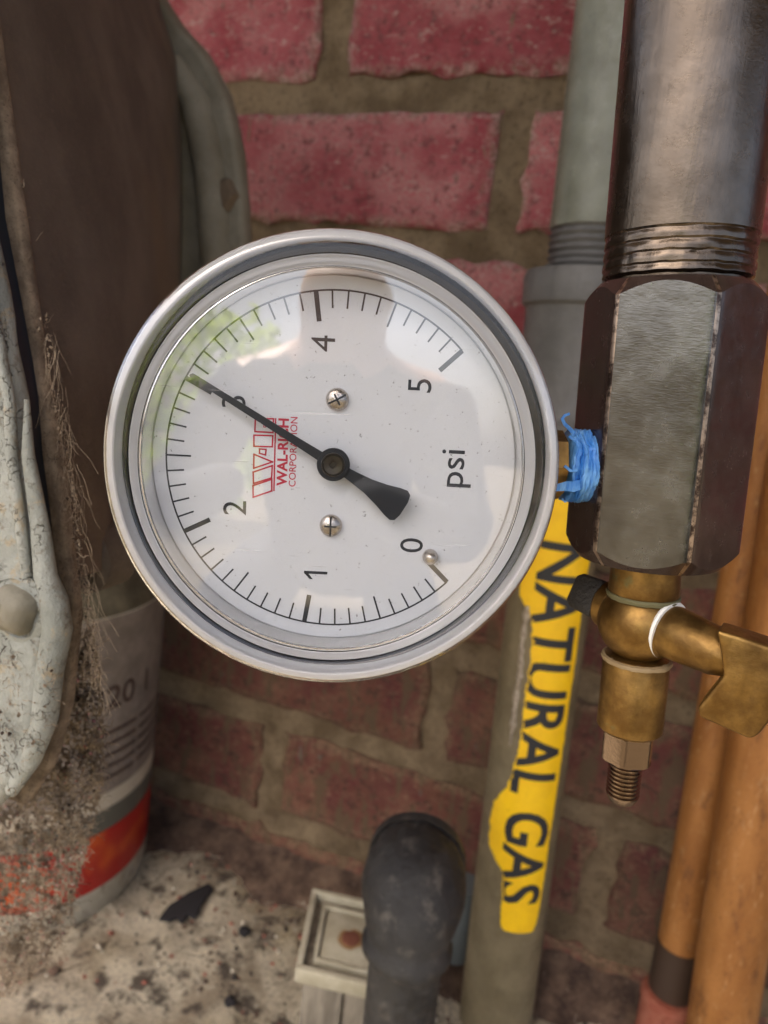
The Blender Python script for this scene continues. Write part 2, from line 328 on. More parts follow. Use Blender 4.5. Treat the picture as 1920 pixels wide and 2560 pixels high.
wall = thing('brick_wall', (-100, WALL, FLOOR), 'weathered red brick wall with wide brown mortar joints behind the pipes', 'wall')
def mort(x, z): return WALL + 2.6 - noise.fractal(Vector((x*.045, 1, z*.045)), 1, 2, 5)*2.4
WX0, WX1, WZ1, GX_, GZ_ = -860, 840, 735, 420, 270
mv, mf = grid(GX_, GZ_, lambda u, v: (lambda x, z: (x, mort(x, z), z))(WX0+u*(WX1-WX0), -380+v*(WZ1+380)))
b = len(mv); mv += [(WX0, WALL+60, -380), (WX1, WALL+60, -380), (WX1, WALL+60, WZ1), (WX0, WALL+60, WZ1)]
mf += [(b, b+1, b+2, b+3), (b, b+3, GZ_*(GX_+1), 0), (b+1, GX_, GZ_*(GX_+1)+GX_, b+2), (b+3, b+2, GZ_*(GX_+1)+GX_, GZ_*(GX_+1))]
obj('mortar_bed', mv, mf, M_MORTAR, wall, smooth=80)
PITCHX, PITCHZ, BH, BL = 234.0, 82.5, 63.5, 216.0
def brick(x0, z0, L, H, seed, rag):
    nx, nz = max(4, int(L/10)), 7
    vs, fs = [], []
    layers = [(0.0, 0), (1.6, 1), (1.0, 2)]
    def pt(u, w, lay):
        # front sheet point with a ragged outline
        x = x0 + u*L; z = z0 + w*H
        e = min(u*L, (1-u)*L, w*H, (1-w)*H)
        y = WALL - 1.5 + (2.6 if e < .01 else .5 if e < 3 else .0) - noise.fractal(Vector((x*.05+seed, 2, z*.05)), 1, 2, 4)*1.3
        k = noise.fractal(Vector((x*.07+seed*3, 5, z*.07)), 1, 2, 4)*rag
        k2 = noise.fractal(Vector((x*.07-seed, 15, z*.07)), 1, 2, 4)*rag
        if u in (0, 1): x += k
        if w in (0, 1): z += k2
        return (x, y, z)
    us = [0, .012, .026] + [(i)/nx for i in range(1, nx)] + [.974, .988, 1]; ws = [0, .04, .09] + [i/nz for i in range(1, nz)] + [.91, .96, 1]
    for w in ws:
        for u in us: vs.append(pt(u, w, 0))
    A, B = len(us), len(ws)
    for j in range(B-1):
        for i in range(A-1): fs.append((j*A+i, j*A+i+1, (j+1)*A+i+1, (j+1)*A+i))
    ring = [i for i in range(A)] + [j*A+A-1 for j in range(1, B)] + [(B-1)*A+i for i in range(A-2, -1, -1)] + [j*A for j in range(B-2, 0, -1)]
    n0 = len(vs)
    for r in ring: x, y, z = vs[r]; vs.append((x, WALL+14, z))
    for k in range(len(ring)):
        q = (k+1) % len(ring); fs.append((ring[k], ring[q], n0+q, n0+k))
    return vs, fs
row = 0; top = 143.0
for r in range(-7, 7):
    zt = top - r*PITCHZ; z0 = zt - BH
    off = -218 if r % 2 else -101
    for k in range(-4, 6):
        x0 = off + k*PITCHX + 9; L = BL
        xe = min(x0+L, WX1-5); xs = max(x0, WX0+5)
        if xe-xs < 25: continue
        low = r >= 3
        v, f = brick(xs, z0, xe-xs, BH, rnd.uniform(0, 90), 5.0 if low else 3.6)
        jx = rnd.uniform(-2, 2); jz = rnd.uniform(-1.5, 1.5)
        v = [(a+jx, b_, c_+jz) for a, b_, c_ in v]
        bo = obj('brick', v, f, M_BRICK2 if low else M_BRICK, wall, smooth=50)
        ea = bo.data.attributes.new('edge', 'FLOAT', 'POINT'); ea.data.foreach_set('value', [max(0., min(p[0]-xs-jx, xe+jx-p[0], p[2]-z0-jz, z0+jz+BH-p[2])) if p[1] < WALL+10 else 0. for p in v])
# added unseen eave above the wall keeps sun and high sky off the meter corner
M_SUNSHADE = plain('sunshade_boards', (.30, .26, .21), .8)
ev, ef = [], []
for k in range(6):
    y1 = WALL+60-k*165; v, f = prism([Vector((-1500, y1, 742)), Vector((1500, y1, 742)), Vector((1500, y1-160, 742)), Vector((-1500, y1-160, 742))], (0, 0, 22)); b = len(ev); ev += v; ef += [tuple(i+b for i in q) for q in f]
v, f = prism([Vector((-1500, -506, 700)), Vector((1500, -506, 700)), Vector((1500, -506, 860)), Vector((-1500, -506, 860))], (0, -24, 0)); b = len(ev); ev += v; ef += [tuple(i+b for i in q) for q in f]
v, f = prism([Vector((-1500, 480, 766)), Vector((1500, 480, 766)), Vector((1500, -530, 766)), Vector((-1500, -530, 766))], (0, 0, 40)); b = len(ev); ev += v; ef += [tuple(i+b for i in q) for q in f]
tag(obj('added_sunshade', ev, ef, M_SUNSHADE, smooth=0), 'added unseen boarded eave overhanging the brick wall', 'sunshade', kind='structure')
# soil and crumbled mortar banked against the foot of the wall
def bank(u, v):
    x = -820 + u*1620; y = WALL+3 - v*62
    h = (1-v)**1.6*17 + noise.fractal(Vector((x*.03, y*.03, 4)), 1, 2, 5)*5*(1-v*.5)
    h *= max(0, min(1, (1-v)*5)) ; return (x, y, FLOOR - 3.5 + h + (0 if v < .97 else -5))
bv, bf = grid(260, 16, bank)
tag(obj('soil_bank', bv, bf, M_SOIL, smooth=80), 'dark crumbly soil banked along the foot of the brick wall', 'soil', kind='stuff')

# ------------------------------------------------------------------ riser pipe with the yellow label
def riser_x(z): return -43.5 - .039*(z-57)
RY = 368.0; RR = 21.3
def rp(z): return Vector((riser_x(z), RY, z))
ris = thing('gas_riser_pipe', rp(FLOOR), 'tall grey vertical gas pipe with a coupling and yellow label, close to the bricks', 'pipe')
rd = (rp(400)-rp(-372)).normalized()
def seg(prof): return lathe([(r, 0) if False else (r, (z+372)/rd.z) for r, z in prof], rp(FLOOR), rd, 64)
v, f = seg([(RR, 71), (RR, 395)]); obj('upper_pipe', v, f, M_GREY, ris)
thr = []
z = 71
for k in range(6): thr += [(RR-.2, z), (RR-1.6, z-1.4), (RR-1.6, z-2.0), (RR-.3, z-3.0)]; z -= 3.4
v, f = seg(thr[::-1]); obj('pipe_thread', rough(v, .5, .2), f, M_GREY2, ris)
zc = 51
v, f = seg([(RR-1, -36), (28.5, -36), (30.5, -34), (31, -20), (29, -18), (28.3, -16), (28.3, zc-20), (28.6, zc-17), (30.6, zc-15), (31, zc-3), (30, zc), (RR-1, zc+.5)]); obj('coupling', v, f, M_GREY2, ris)
v, f = seg([(RR, -376), (RR, -34)]); low = obj('lower_pipe', v, f, M_OLIVE, ris)
# label wrapped on the pipe; angle 0 faces the camera (-y), positive to the right
RA = Vector((cos(0), 0, 0))
def on(a, z, dr): c = rp(z); return (c.x + (RR+dr)*sin(a), c.y - (RR+dr)*cos(a), z)
prof = [(-44, -.60, 1.04), (-60, -.7, 1.04), (-96, -.66, 1.04), (-108, -.62, 1.04), (-114, -.35, 1.02), (-122, -.16, 1.02), (-140, -.12, 1.04), (-158, -.14, 1.02), (-175, -.12, 1.02), (-188, -.14, 1.02), (-200, -.2, 1.02), (-212, -.3, 1.00), (-224, -.62, 1.00), (-236, -.72, 0.98), (-252, -.64, 0.98), (-258, -.35, 0.98), (-262, -.16, 0.98), (-280, -.08, 0.96), (-292, -.06, 0.92), (-297, .05, 0.82)]
def lim(z):
    for (z1, a1, b1), (z2, a2, b2) in zip(prof, prof[1:]):
        if z2 <= z <= z1:
            q = (z1-z)/(z1-z2); return a1+(a2-a1)*q + noise.noise(Vector((z*.25, 0, 0)))*.05 + noise.fractal(Vector((z*.9, 4, 0)), 1, 2, 4)*.045, b1+(b2-b1)*q + noise.noise(Vector((z*.2, 7, 0)))*.03
    return None
zs = [-44 - i*1.57 for i in range(162)]; NA = 22; tv, tf = [], []
for z in zs:
    a0, a1 = lim(z) or (.2, .5)
    for k in range(NA+1): tv.append(on(a0+(a1-a0)*k/NA, z, .35))
for j in range(len(zs)-1):
    for k in range(NA): tf.append((j*(NA+1)+k, j*(NA+1)+k+1, (j+1)*(NA+1)+k+1, (j+1)*(NA+1)+k))
lab = obj('label', tv, tf, M_YELLOW, ris); lab['label'] = 'torn yellow label reading NATURAL GAS'
gv_, gf_ = glyphs('NATURAL GAS', 32.0, .022*29.5, sx=1.0, space=1.02)
bm = bmesh.new(); bvv = [bm.verts.new((x, y, 0)) for x, y in gv_]
for q in gf_:
    try: bm.faces.new([bvv[i] for i in q])
    except ValueError: pass
bmesh.ops.triangulate(bm, faces=bm.faces)
for _ in range(4): bmesh.ops.subdivide_edges(bm, edges=[e for e in bm.edges if e.calc_length() > 2.0], cuts=1); bmesh.ops.triangulate(bm, faces=[f_ for f_ in bm.faces if len(f_.verts) > 3])
bm.verts.index_update(); xs_ = [v_.co.x for v_ in bm.verts]; x0_, x1_ = min(xs_), max(xs_)
ZT, ZB = -77.0, -279.0
wv_, keep = [], []
uv = []
for v_ in bm.verts:
    z = ZT + (v_.co.x-x0_)/(x1_-x0_)*(ZB-ZT); a = .26 + v_.co.y/RR; uv.append((a, z)); wv_.append(on(a, z, .7))
for f_ in bm.faces:
    ix = [v_.index for v_ in f_.verts]; a = sum(uv[i][0] for i in ix)/3; z = sum(uv[i][1] for i in ix)/3; l_ = lim(z)
    if l_ and l_[0]+.04 < a < l_[1]-.04: keep.append(tuple(ix))
bm.free(); obj('lettering', wv_, keep, M_INK, lab, smooth=0)
# white paint run down the pipe
dz = [-112-i*2.2 for i in range(36)]; dv, df = [], []
for j, z in enumerate(dz):
    w = .035 + .035*noise.fractal(Vector((z*.2, 3, 1)), 1, 2, 4); a = -.36 + .05*noise.noise(Vector((z*.05, 9, 1))) + .03*noise.noise(Vector((z*.4, 2, 1)))
    if j > 30: w *= (36-j)/6
    for k in range(5): dv.append(on(a+w*(k-2)/1.0, z, .25 + (1.1 if k == 2 else .75 if k in (1, 3) else 0)))
for j in range(len(dz)-1):
    for k in range(4): df.append((j*5+k, j*5+k+1, (j+1)*5+k+1, (j+1)*5+k))
obj('paint_run', dv, df, M_PAINTDRIP, ris)

# ------------------------------------------------------------------ black steel drop pipe with hex coupling
MY = 133.5
def ax(z): return Vector((-0.4-.084*(z-5.3), MY, z))
axd = (ax(100)-ax(-100)).normalized()
AXF = (lambda d: (Vector((1, 0, 0)) - d*d.x).normalized())(axd); AXE = (AXF, axd.cross(AXF), axd)
def on_ax(prof, n=72): return lathe([(r, (z-ax(0).z)/axd.z) for r, z in prof], ax(0), axd, n, e=AXE)
drop = thing('steel_drop_pipe', ax(-28), 'glossy black steel pipe ending in a scuffed hexagonal coupling beside the gauge', 'pipe')
PR = 12.1
v, f = on_ax([(PR, 25.2), (PR, 150)]); obj('pipe', v, f, M_STEEL, drop)
pr, z = [], 25.2
for k in range(4): pr += [(PR-.1, z), (PR-.35, z-.3), (PR-.35, z-.45), (PR-.15, z-.8), (PR-.12, z-1.3)]; z -= 1.75
pr += [(PR-.9, z), (PR-1.0, 14)]
v, f = on_ax(pr[::-1], 160); obj('pipe_thread', rough(v, .16, .5), f, M_STEEL, drop)
def hexa(Rc, zb, zt, r0, kt, phi, fr, round_=1.2, n=240):
    """hexagonal prism whose ends are cut by a cone, so the flats end in arcs"""
    e1, e2, d = fr; vs, fs = [], []
    inr = Rc*cos(pi/6)
    rings = []
    for k in range(n):
        a = 2*pi*k/n; t_ = ((a-phi+pi/6) % (pi/3)) - pi/6; t_ = ((a-phi) % (pi/3)) - pi/6
        r = inr/cos(t_); r = min(r, Rc-round_*.12 - 0*abs(t_)) if False else -math.log(math.exp(-r*6)+math.exp(-(Rc*.985)*6))/6 + .0
        rings.append((a, r))
    for lev in range(6):
        for a, r in rings:
            if lev == 0: h, q = zb, r0-1.0
            elif lev == 1: h, q = zb+.25, r0
            elif lev == 2: h, q = zb+.25+max(0, r-r0)*kt, r
            elif lev == 3: h, q = zt-.25-max(0, r-r0)*kt, r
            elif lev == 4: h, q = zt-.25, r0
            else: h, q = zt, r0-1.0
            vs.append(ax(h) + (e1*cos(a)+e2*sin(a))*q)
    for l_ in range(5):
        for k in range(n): q = (k+1) % n; fs.append((l_*n+k, l_*n+q, (l_+1)*n+q, (l_+1)*n+k))
    fs.append(tuple(range(n))[::-1]); fs.append(tuple(5*n+k for k in range(n)))
    return vs, fs
v, f = hexa(15.0, -29.5, 18.0, 12.2, 1.15, radians(55), AXE)
t = NT('scuffed_front_face'); c = t.mix(t.ramp(t.noise(.10, 7, .7), .30, .75), (.085, .082, .077), (.17, .17, .162))  # front flat: lighter and more scratched than the other faces
c = t.mix(t.ramp(t.noise(1.6, 5, .75), .5, .72, 0, .6), c, (.055, .05, .046))
s1 = t.ramp(t.noise(.45, 2, .5, co=t.stretch((2.4, 1, .35)), dist=1.5), .70, .715, 0, 1); s2 = t.ramp(t.noise(2.6, 3, .7, co=t.stretch((.25, 1, 2.2))), .66, .72, 0, .8)
c = t.mix(s2, c, (.32, .31, .29)); c = t.mix(t.ramp(t.noise(.8, 3, .6), .76, .78), c, (.55, .50, .42))
t.set(Base_Color=c, Metallic=.9, Roughness=t.ramp(t.noise(.2, 6, .7), .3, .7, .12, .30)); n1 = t.bump(t.noise(.15, 3), .15); t.bump(t.noise(2.2, 4, .7, co=t.stretch((.4, 1, 1.6))), .03, prev=n1); M_FRONT = t.m
fmx = [1 if (480 <= i < 720 and 236 <= (i % 240)*1.5 <= 294) else 0 for i in range(len(f))]
for i in range(240, 960):
    if abs(((i % 240)*1.5+.75-55+30) % 60 - 30) < 1.6 and noise.noise(Vector((i % 240, i//240, 3))*.9) > -.35: fmx[i] = 2
t = NT('rubbed_edge'); c = t.mix(t.ramp(t.noise(.35, 6, .75), .42, .58), (.05, .034, .029), (.42, .33, .26)); t.set(Base_Color=c, Metallic=.9, Roughness=.3); M_EDGE = t.m
obj('hex_coupling', v, f, None, drop, smooth=25, mats=[M_HEX, M_FRONT, M_EDGE], fm=fmx)

# ------------------------------------------------------------------ brass bleed valve under the coupling
VA = ax(-41)
valve = thing('brass_valve', ax(-77), 'small aged brass bleed valve with lever handle hanging under the hexagonal coupling', 'valve')
v, f = on_ax([(5.6, -37), (6.2, -35.6), (6.1, -33), (6.0, -29)]); obj('neck', v, f, M_BRASS, valve)
v, f = on_ax([(5.5, -36.9), (6.35, -36.7), (6.5, -36.2), (6.35, -35.8), (5.5, -35.7)]); obj('verdigris_ring', rough(v, .12, .9), f, plain('verdigris', (.12, .11, .05), .8), valve)
v, f = on_ax([(5.5, -48.9), (6.2, -48.7), (6.3, -48.35), (6.2, -48.0), (5.5, -47.8)]); obj('barrel_seam', rough(v, .12, .9), f, plain('pale_scale', (.26, .19, .10), .6), valve)
pr = []
for k in range(25):
    a = -pi/2*.80 + k/24*pi*.80; pr.append((7.6*cos(a), -41.3+7.2*sin(a)))
v, f = on_ax(pr); obj('ball_body', v, f, M_BRASS, valve)
v, f = on_ax([(3, -62.3), (5.4, -62.3), (5.95, -61.7), (5.95, -48.6), (5.6, -47.8), (4, -47.5)]); obj('barrel', v, f, M_BRASS, valve)
def on_hex(Rc, zb, zt, ph): return hexa(Rc, zb, zt, Rc*.9, .8, ph, AXE, n=120)
t = NT('bright_nickel'); t.set(Base_Color=(.22, .165, .13), Metallic=1., Roughness=.17); t.bump(t.noise(1, 4), .06); M_NICK = t.m
v, f = on_hex(5.0, -68.6, -62.2, radians(25)); obj('end_nut', v, f, M_NICK, valve, smooth=25)
pr, z = [(1.5, -77.4), (2.4, -77.0), (3.0, -75.8)], -75.8
while z < -69.4: pr += [(3.05, z+.15), (3.1, z+.4), (2.7, z+.62), (2.7, z+.72)]; z += .85
pr += [(2.9, -68)]
v, f = on_ax(pr, 48); obj('threaded_tip', v, f, M_NICK, valve)
HD = Vector((cos(radians(33)), -sin(radians(33)), -.03)).normalized()
B0 = ax(-40.6); B0 = Vector(B0)
v, f = lathe([(4.3, 5.2), (4.6, 5.6), (4.6, 7.6), (4.0, 8.2)], B0, -HD, 48); obj('collar', v, f, M_BRASS, valve)
e1, e2, d_ = frame(-HD); pv, pf = [], []
for l_, (h, s_) in enumerate(((8.0, 1.0), (8.3, 1.05), (12.8, 1.0), (14.2, .8))):
    for k in range(24):
        a = 2*pi*k/24; q = abs(cos(a))**.25*(1 if cos(a) > 0 else -1), abs(sin(a))**.25*(1 if sin(a) > 0 else -1); rr_ = 3.9*s_
        a2 = radians(20); x_, y_ = q[0]*rr_*.92, q[1]*rr_*.92
        pv.append(B0 - HD*0 + (-HD)*h + e1*(x_*cos(a2)-y_*sin(a2)) + e2*(x_*sin(a2)+y_*cos(a2)))
for l_ in range(3):
    for k in range(24): q = (k+1) % 24; pf.append((l_*24+k, l_*24+q, l_*24+24+q, l_*24+24+k))
pf.append(tuple(range(24))[::-1]); pf.append(tuple(72+k for k in range(24)))
obj('plug', pv, pf, M_IRON, valve)
v, f = lathe([(3.2, 5.0), (5.1, 5.1), (5.35, 5.5), (5.2, 5.95), (3.2, 6.0)], B0, HD, 56); obj('washer', v, f, M_PTFE, valve)
v, f = lathe([(4.6, 5.9), (4.75, 6.5), (4.5, 10), (4.1, 15), (3.2, 17.5), (2.0, 18.6)], B0, HD, 48); hs_ = obj('handle_stem', v, f, M_BRASS, valve)
hp = [P(px, py, 120.5) for px, py in ((1790, 1575), (1835, 1588), (1990, 1640), (2010, 1700), (1893, 1842), (1872, 1850), (1748, 1795), (1742, 1772), (1808, 1690), (1800, 1625))]
v, f = prism(hp, (1.2, 4.8, .4), 1.5, 4); obj('handle', v, f, M_BRASS, valve)

# ------------------------------------------------------------------ pressure gauge
GC = Vector((-47.09, 103.49, -17.04))
q = ray(940.5, 1008.5); GN = -q.normalized()
def onplane(px, py): r_ = ray(px, py); return r_*((GC.dot(GN))/(r_.dot(GN))) - GC
GX = onplane(835.9+100, 1157.9+5); GX = (GX - GN*GX.dot(GN)).normalized(); GY = GN.cross(GX)
ga = bpy.data.objects.new('pressure_gauge', None); COL.link(ga); ga.empty_display_size = .01
gm = Matrix((GX, GY, GN)).transposed().to_4x4(); gm.translation = mm(GC); ga.matrix_world = gm
tag(ga, 'round clear-fronted pressure gauge with white dial and black pointer, turned on its side', 'gauge'); LOC[ga.name] = Vector()
GE = (Vector((1, 0, 0)), Vector((0, 1, 0)), Vector((0, 0, 1)))
def glathe(name, prof, mat, n=128, close=False, o=(0, 0, 0), parent=None, cap=True, smooth=35):
    v, f = lathe(prof, o, (0, 0, 1), n, close, GE, cap); return obj(name, v, f, mat, parent or ga, local=True, smooth=smooth)
def gflat(name, v2, f, h, mat, parent=None):
    return obj(name, [(x, y, h) for x, y in v2], f, mat, parent or ga, smooth=0, local=True)
# case: pressed cup behind the dial, its white rim standing up inside the cover
glathe('case', [(8, -16), (26, -16), (29.5, -14.5), (30.4, -12), (30.4, -3.4), (34.2, -3.2), (34.45, -2.8), (34.45, 4.7), (34.3, 4.9), (33.7, 4.9), (33.55, 4.7), (33.53, -.5), (29.3, -.5)], M_CASE)
dial = glathe('dial', [(29.1, -.45), (29.1, 0)], M_DIAL)
glathe('gasket', [(32.2, -.48), (33.5, -.48), (33.5, 3.0), (33.2, 3.0), (33.1, .5), (32.2, .4)], M_GASKET, close=True)
glathe('dial_bezel', [(29.32, -.4), (29.34, .1), (29.5, .25), (31.8, 2.2), (32.15, 2.2), (32.15, -.45)], M_CASE, close=True)
# clear plastic cover: outer shell, inner wall and flat window
cov = glathe('cover', [(35.05, -.8), (35.05, 4.6), (34.85, 5.6), (34.2, 6.4), (33.2, 6.75), (32.2, 6.7), (31.5, 6.3), (31.2, 6.1), (30.4, 6.05), (30.1, 6.2), (29.6, 6.1), (29.45, 5.9), (29.45, 5.1), (31.5, 5.2), (33.0, 5.7), (34.2, 5.3), (34.65, 4.4), (34.75, -.8)], M_CLEAR, 192, close=True, smooth=50)
glathe('inner_wall', [(29.3, .35), (29.75, .55), (29.75, 5.05), (29.2, 5.05)], M_CLEAR, 192, close=True, parent=cov)
glathe('window', [(29.42, 5.2), (29.42, 5.21)], M_WINDOW, 128, parent=cov)
# printing
pv_, pf_ = [], []
def quad(pts):
    b_ = len(pv_); pv_.extend(pts); pf_.append(tuple(range(b_, b_+len(pts))))
A0, STEP = -44.0, -54.4
def pol(r, a): return (r*cos(radians(a)), r*sin(radians(a)))
N_ = 160
for k in range(N_):
    a, b2 = A0+5*STEP*k/N_, A0+5*STEP*(k+1)/N_; quad([pol(27.1, a), pol(27.1, b2), pol(26.82, b2), pol(26.82, a)])
for k in range(51):
    a = A0 + STEP*k/10; r1, w = (22.3, .38) if k % 10 == 0 else (23.0, .15) if k % 5 == 0 else (24.2, .14)
    c_, s_ = cos(radians(a)), sin(radians(a)); quad([(27.0*c_-w*s_, 27.0*s_+w*c_), (27.0*c_+w*s_, 27.0*s_-w*c_), (r1*c_+w*s_, r1*s_-w*c_), (r1*c_-w*s_, r1*s_+w*c_)])
gflat('scale_marks', pv_, pf_, .03, M_INK, dial)
def gtext(name, txt, size, at_, mat, bold=0, sx=1.0, h=.03, space=1.0):
    v, f = glyphs(txt, size, bold, sx=sx, space=space); xs = [p[0] for p in v]; ys = [p[1] for p in v]; mx_, my_ = (min(xs)+max(xs))/2, (min(ys)+max(ys))/2
    return gflat(name, [(at_[0]-(y-my_), at_[1]+(x-mx_)) for x, y in v], f, h, mat, dial)
for s_, p_ in (('0', (13.2, -12.86)), ('2', (-15.87, -8.07)), ('3', (-16.34, 8.95)), ('4', (-2.52, 18.72)), ('5', (13.05, 12.99))):
    gtext('numeral', s_, 5.4, p_, M_INK, .0)
one = [(-.25, -1.93), (.22, -1.93), (.22, 1.93), (-.15, 1.93), (-1.15, .95), (-1.15, .42), (-.25, 1.15)]
gflat('numeral', [(-2.34-y, -18.2+x) for x, y in one], [tuple(range(7))], .03, M_INK, dial)
gtext('unit_text', 'psi', 5.7, (19.75, .1), M_INK, .015, 1.06)
pv_, pf_ = [], []
def outline(pts, w=.13, closed=True):
    n = len(pts)
    for i in range(n if closed else n-1):
        (x1, y1), (x2, y2) = pts[i], pts[(i+1) % n]; L = hypot(x2-x1, y2-y1); ux, uy = (x2-x1)/L*w, (y2-y1)/L*w
        quad([(x1-ux-uy, y1-uy+ux), (x1-ux+uy, y1-uy-ux), (x2+ux+uy, y2+uy-ux), (x2+ux-uy, y2+uy+ux)])
for L in ([(-12.98, -4.29), (-9.98, -3.12), (-9.93, -5.01), (-12.9, -6.18)], [(-13.0, -2.1), (-9.96, -.9), (-10.02, -2.89), (-12.91, -3.94)], [(-12.95, .78), (-9.94, -.3), (-12.93, -1.47)],
          [(-12.08, 1.68), (-11.03, 1.65), (-11.09, .76), (-12.06, .98)], [(-13.02, 3.83), (-10.01, 3.9), (-10.04, 2.13), (-12.98, 2.06)], [(-12.85, 6.48), (-9.97, 6.59), (-9.99, 4.4), (-12.88, 4.41)]): outline(L)
outline([(-11.5, 5.2), (-11.2, 5.2), (-11.2, 5.5), (-11.5, 5.5)], .07)
outline([(-9.62, 6.6), (-9.58, -4.9)], .12, False)
gflat('logo', pv_, pf_, .03, M_RED, dial)
gtext('brand_text', 'WAL-RICH', 2.25, (-8.35, 1.3), M_RED, .075, 1.0)
gtext('brand_text', 'CORPORATION', 1.58, (-6.68, 1.45), M_RED, .012, 1.0)
# pointer: slim blade with a fish-tail counterweight, hub and cap
PA = radians(150.6); ux, uy = cos(PA), sin(PA)
out = []
side = [(26.0, .12), (25.7, .42), (24, .45), (8, .62), (2.6, .75)]
tail = [(-2.2, .8), (-4, .95), (-6.5, 1.25), (-9, 1.85), (-11, 2.5), (-12.2, 2.75), (-12.9, 2.35), (-13.2, 1.2)]
prof_ = side + tail
out = [(l, w) for l, w in prof_] + [(l, -w) for l, w in prof_[::-1]]
po = [Vector((l*ux - w*uy, l*uy + w*ux, 2.3)) for l, w in out]
v, f = prism(po, (0, 0, .35)); pt_ = obj('pointer', v, f, M_BLACK, ga, local=True, smooth=0)
glathe('hub', [(2.6, 2.0), (2.6, 3.0), (2.4, 3.2), (1.7, 3.2)], M_BLACK, 48, parent=pt_)
glathe('hub_cap', [(1.9, 3.1), (1.85, 3.75), (1.65, 3.95), (1.45, 3.7), (.55, 3.6), (.45, 3.3), (.01, 3.3)], plain('dark_bronze', (.10, .085, .065), .3, .9), 48, parent=pt_)
glathe('spindle', [(.9, -.2), (.9, 2.1)], M_SCREW, 24)
for cx_, cy_, rot in ((.08, 10.15, .5), (-.14, -10.2, 1.57)):
    pr = [(1.85*cos(a), .15+1.15*sin(a)) for a in [i/10*pi/2 for i in range(10)]]
    s_ = glathe('dial_screw', [(1.85, 0)] + pr + [(.05, 1.3)], M_SCREW, 40, o=(cx_, cy_, 0), parent=dial)
    c2, s2 = cos(rot), sin(rot)
    bx = [Vector((cx_+x*c2-y*s2, cy_+x*s2+y*c2, .95)) for x, y in ((-1.6, -.13), (-.13, -.13), (-.13, -1.0), (.13, -1.0), (.13, -.13), (1.6, -.13), (1.6, .13), (.13, .13), (.13, 1.0), (-.13, 1.0), (-.13, .13), (-1.6, .13))]
    v, f = prism(bx, (0, 0, .37)); obj('slot', v, f, M_BLACK, s_, local=True, smooth=0)
glathe('stop_pin', [(1.3, 0), (1.25, .8), (.95, 1.6), (.4, 2.0), (.02, 2.05)], M_SCREW, 32, o=(16.37, -14.6, 0), parent=dial)
# brass stem with blue sealant on its thread
def gal(prof, z0=-8.3, n=48): return lathe(prof, (0, .9, z0), (1, 0, 0), n)
v, f = gal([(6.0, 26), (6.0, 38.6)], n=8); st_ = obj('stem', v, f, M_BRASS, ga, local=True, smooth=20)
pr = []; x = 39.3
while x < 46: pr += [(5.85+.2*rnd.random(), x), (6.0+.35*rnd.random(), x+.2), (6.05+.3*rnd.random(), x+.45), (5.8, x+.55)]; x += .62
v, f = gal(pr, n=96); v = rough(rough(v, .5, .33), .22, 1.6); tp = obj('sealant_tape', v, f, M_BLUE, ga, local=True, smooth=60)
def ribbon(pts, w, nrm=(0, 0, 1)):
    vs, fs = [], []; nrm = Vector(nrm)
    for i, p in enumerate(pts):
        t_ = (Vector(pts[min(i+1, len(pts)-1)]) - Vector(pts[max(i-1, 0)])).normalized(); s_ = t_.cross(nrm).normalized()*w*(1-.5*i/len(pts))
        vs += [Vector(p)-s_ + nrm*.1, Vector(p)+s_ + nrm*.1, Vector(p)+s_ - nrm*.1, Vector(p)-s_ - nrm*.1]
    for i in range(len(pts)-1):
        for k in range(4): fs.append((i*4+k, i*4+(k+1) % 4, i*4+4+(k+1) % 4, i*4+4+k))
    fs += [(0, 1, 2, 3), tuple(len(vs)-4+k for k in range(4))]; return vs, fs
v, f = ribbon([(40.2, 6.4, -6.3), (39.0, 7.3, -5.6), (37.9, 8.1, -5.0), (37.4, 8.9, -4.8), (37.8, 9.5, -4.8), (38.6, 9.8, -5)], .34); obj('loose_strand', v, f, M_BLUE, tp, local=True)
v, f = ribbon([(40.6, -1.6, -2.0), (39.4, -2.0, -1.9), (38.2, -2.1, -2.1), (36.6, -2.5, -2.2)], .9); v = rough(v, .35, .8); obj('loose_strand', v, f, M_BLUE, tp, local=True)
for k in range(4):
    a = rnd.uniform(-1.2, 1.3); y0, z0_ = .9+6.3*sin(a), -8.3+6.3*cos(a); L_ = rnd.uniform(.8, 2.2)
    v, f = ribbon([(39.9, y0, z0_), (39.9-L_*.5, y0+rnd.uniform(-.3, .3), z0_+.15), (39.9-L_, y0+rnd.uniform(-.7, .7), z0_+rnd.uniform(-.2, .3))], rnd.uniform(.15, .5)); obj('frayed_end', rough(v, .2, 1.3), f, M_BLUE, tp, local=True)

# ------------------------------------------------------------------ tan copper tubes at the right
def tubes(name, top_, bot, R, label):
    e = thing(name, bot, label, 'pipe', 'copper tubes on the right'); return e
T2a, T2b = Vector((55, 362, 110)), Vector((90.6, 362, -376))
c2_ = tubes('copper_tube', T2a, T2b, 16, 'thick tan copper tube standing in front at the right edge')
v, f = tube([T2b, T2b.lerp(T2a, .3), T2b.lerp(T2a, .7), T2a], 16.2, 48); obj('tube', v, f, M_TAN, c2_)
T1a, T1b = Vector((45, 388, 110)), Vector((63.2, 388, -300))
c1_ = tubes('copper_tube', T1a, Vector((64, 388, -376)), 11, 'thinner tan copper tube against the bricks with a reddish fitting at its foot')
v, f = tube([T1b, T1b.lerp(T1a, .5), T1a], 11.3, 40); obj('tube', v, f, M_TAN, c1_)
v, f = tube([(64.0, 388, -332), (63.2, 388, -298)], 11.9, 40); obj('dark_band', v, f, plain('band_brown', (.045, .026, .016), .6), c1_)  # dark brown band round the tube above the fitting
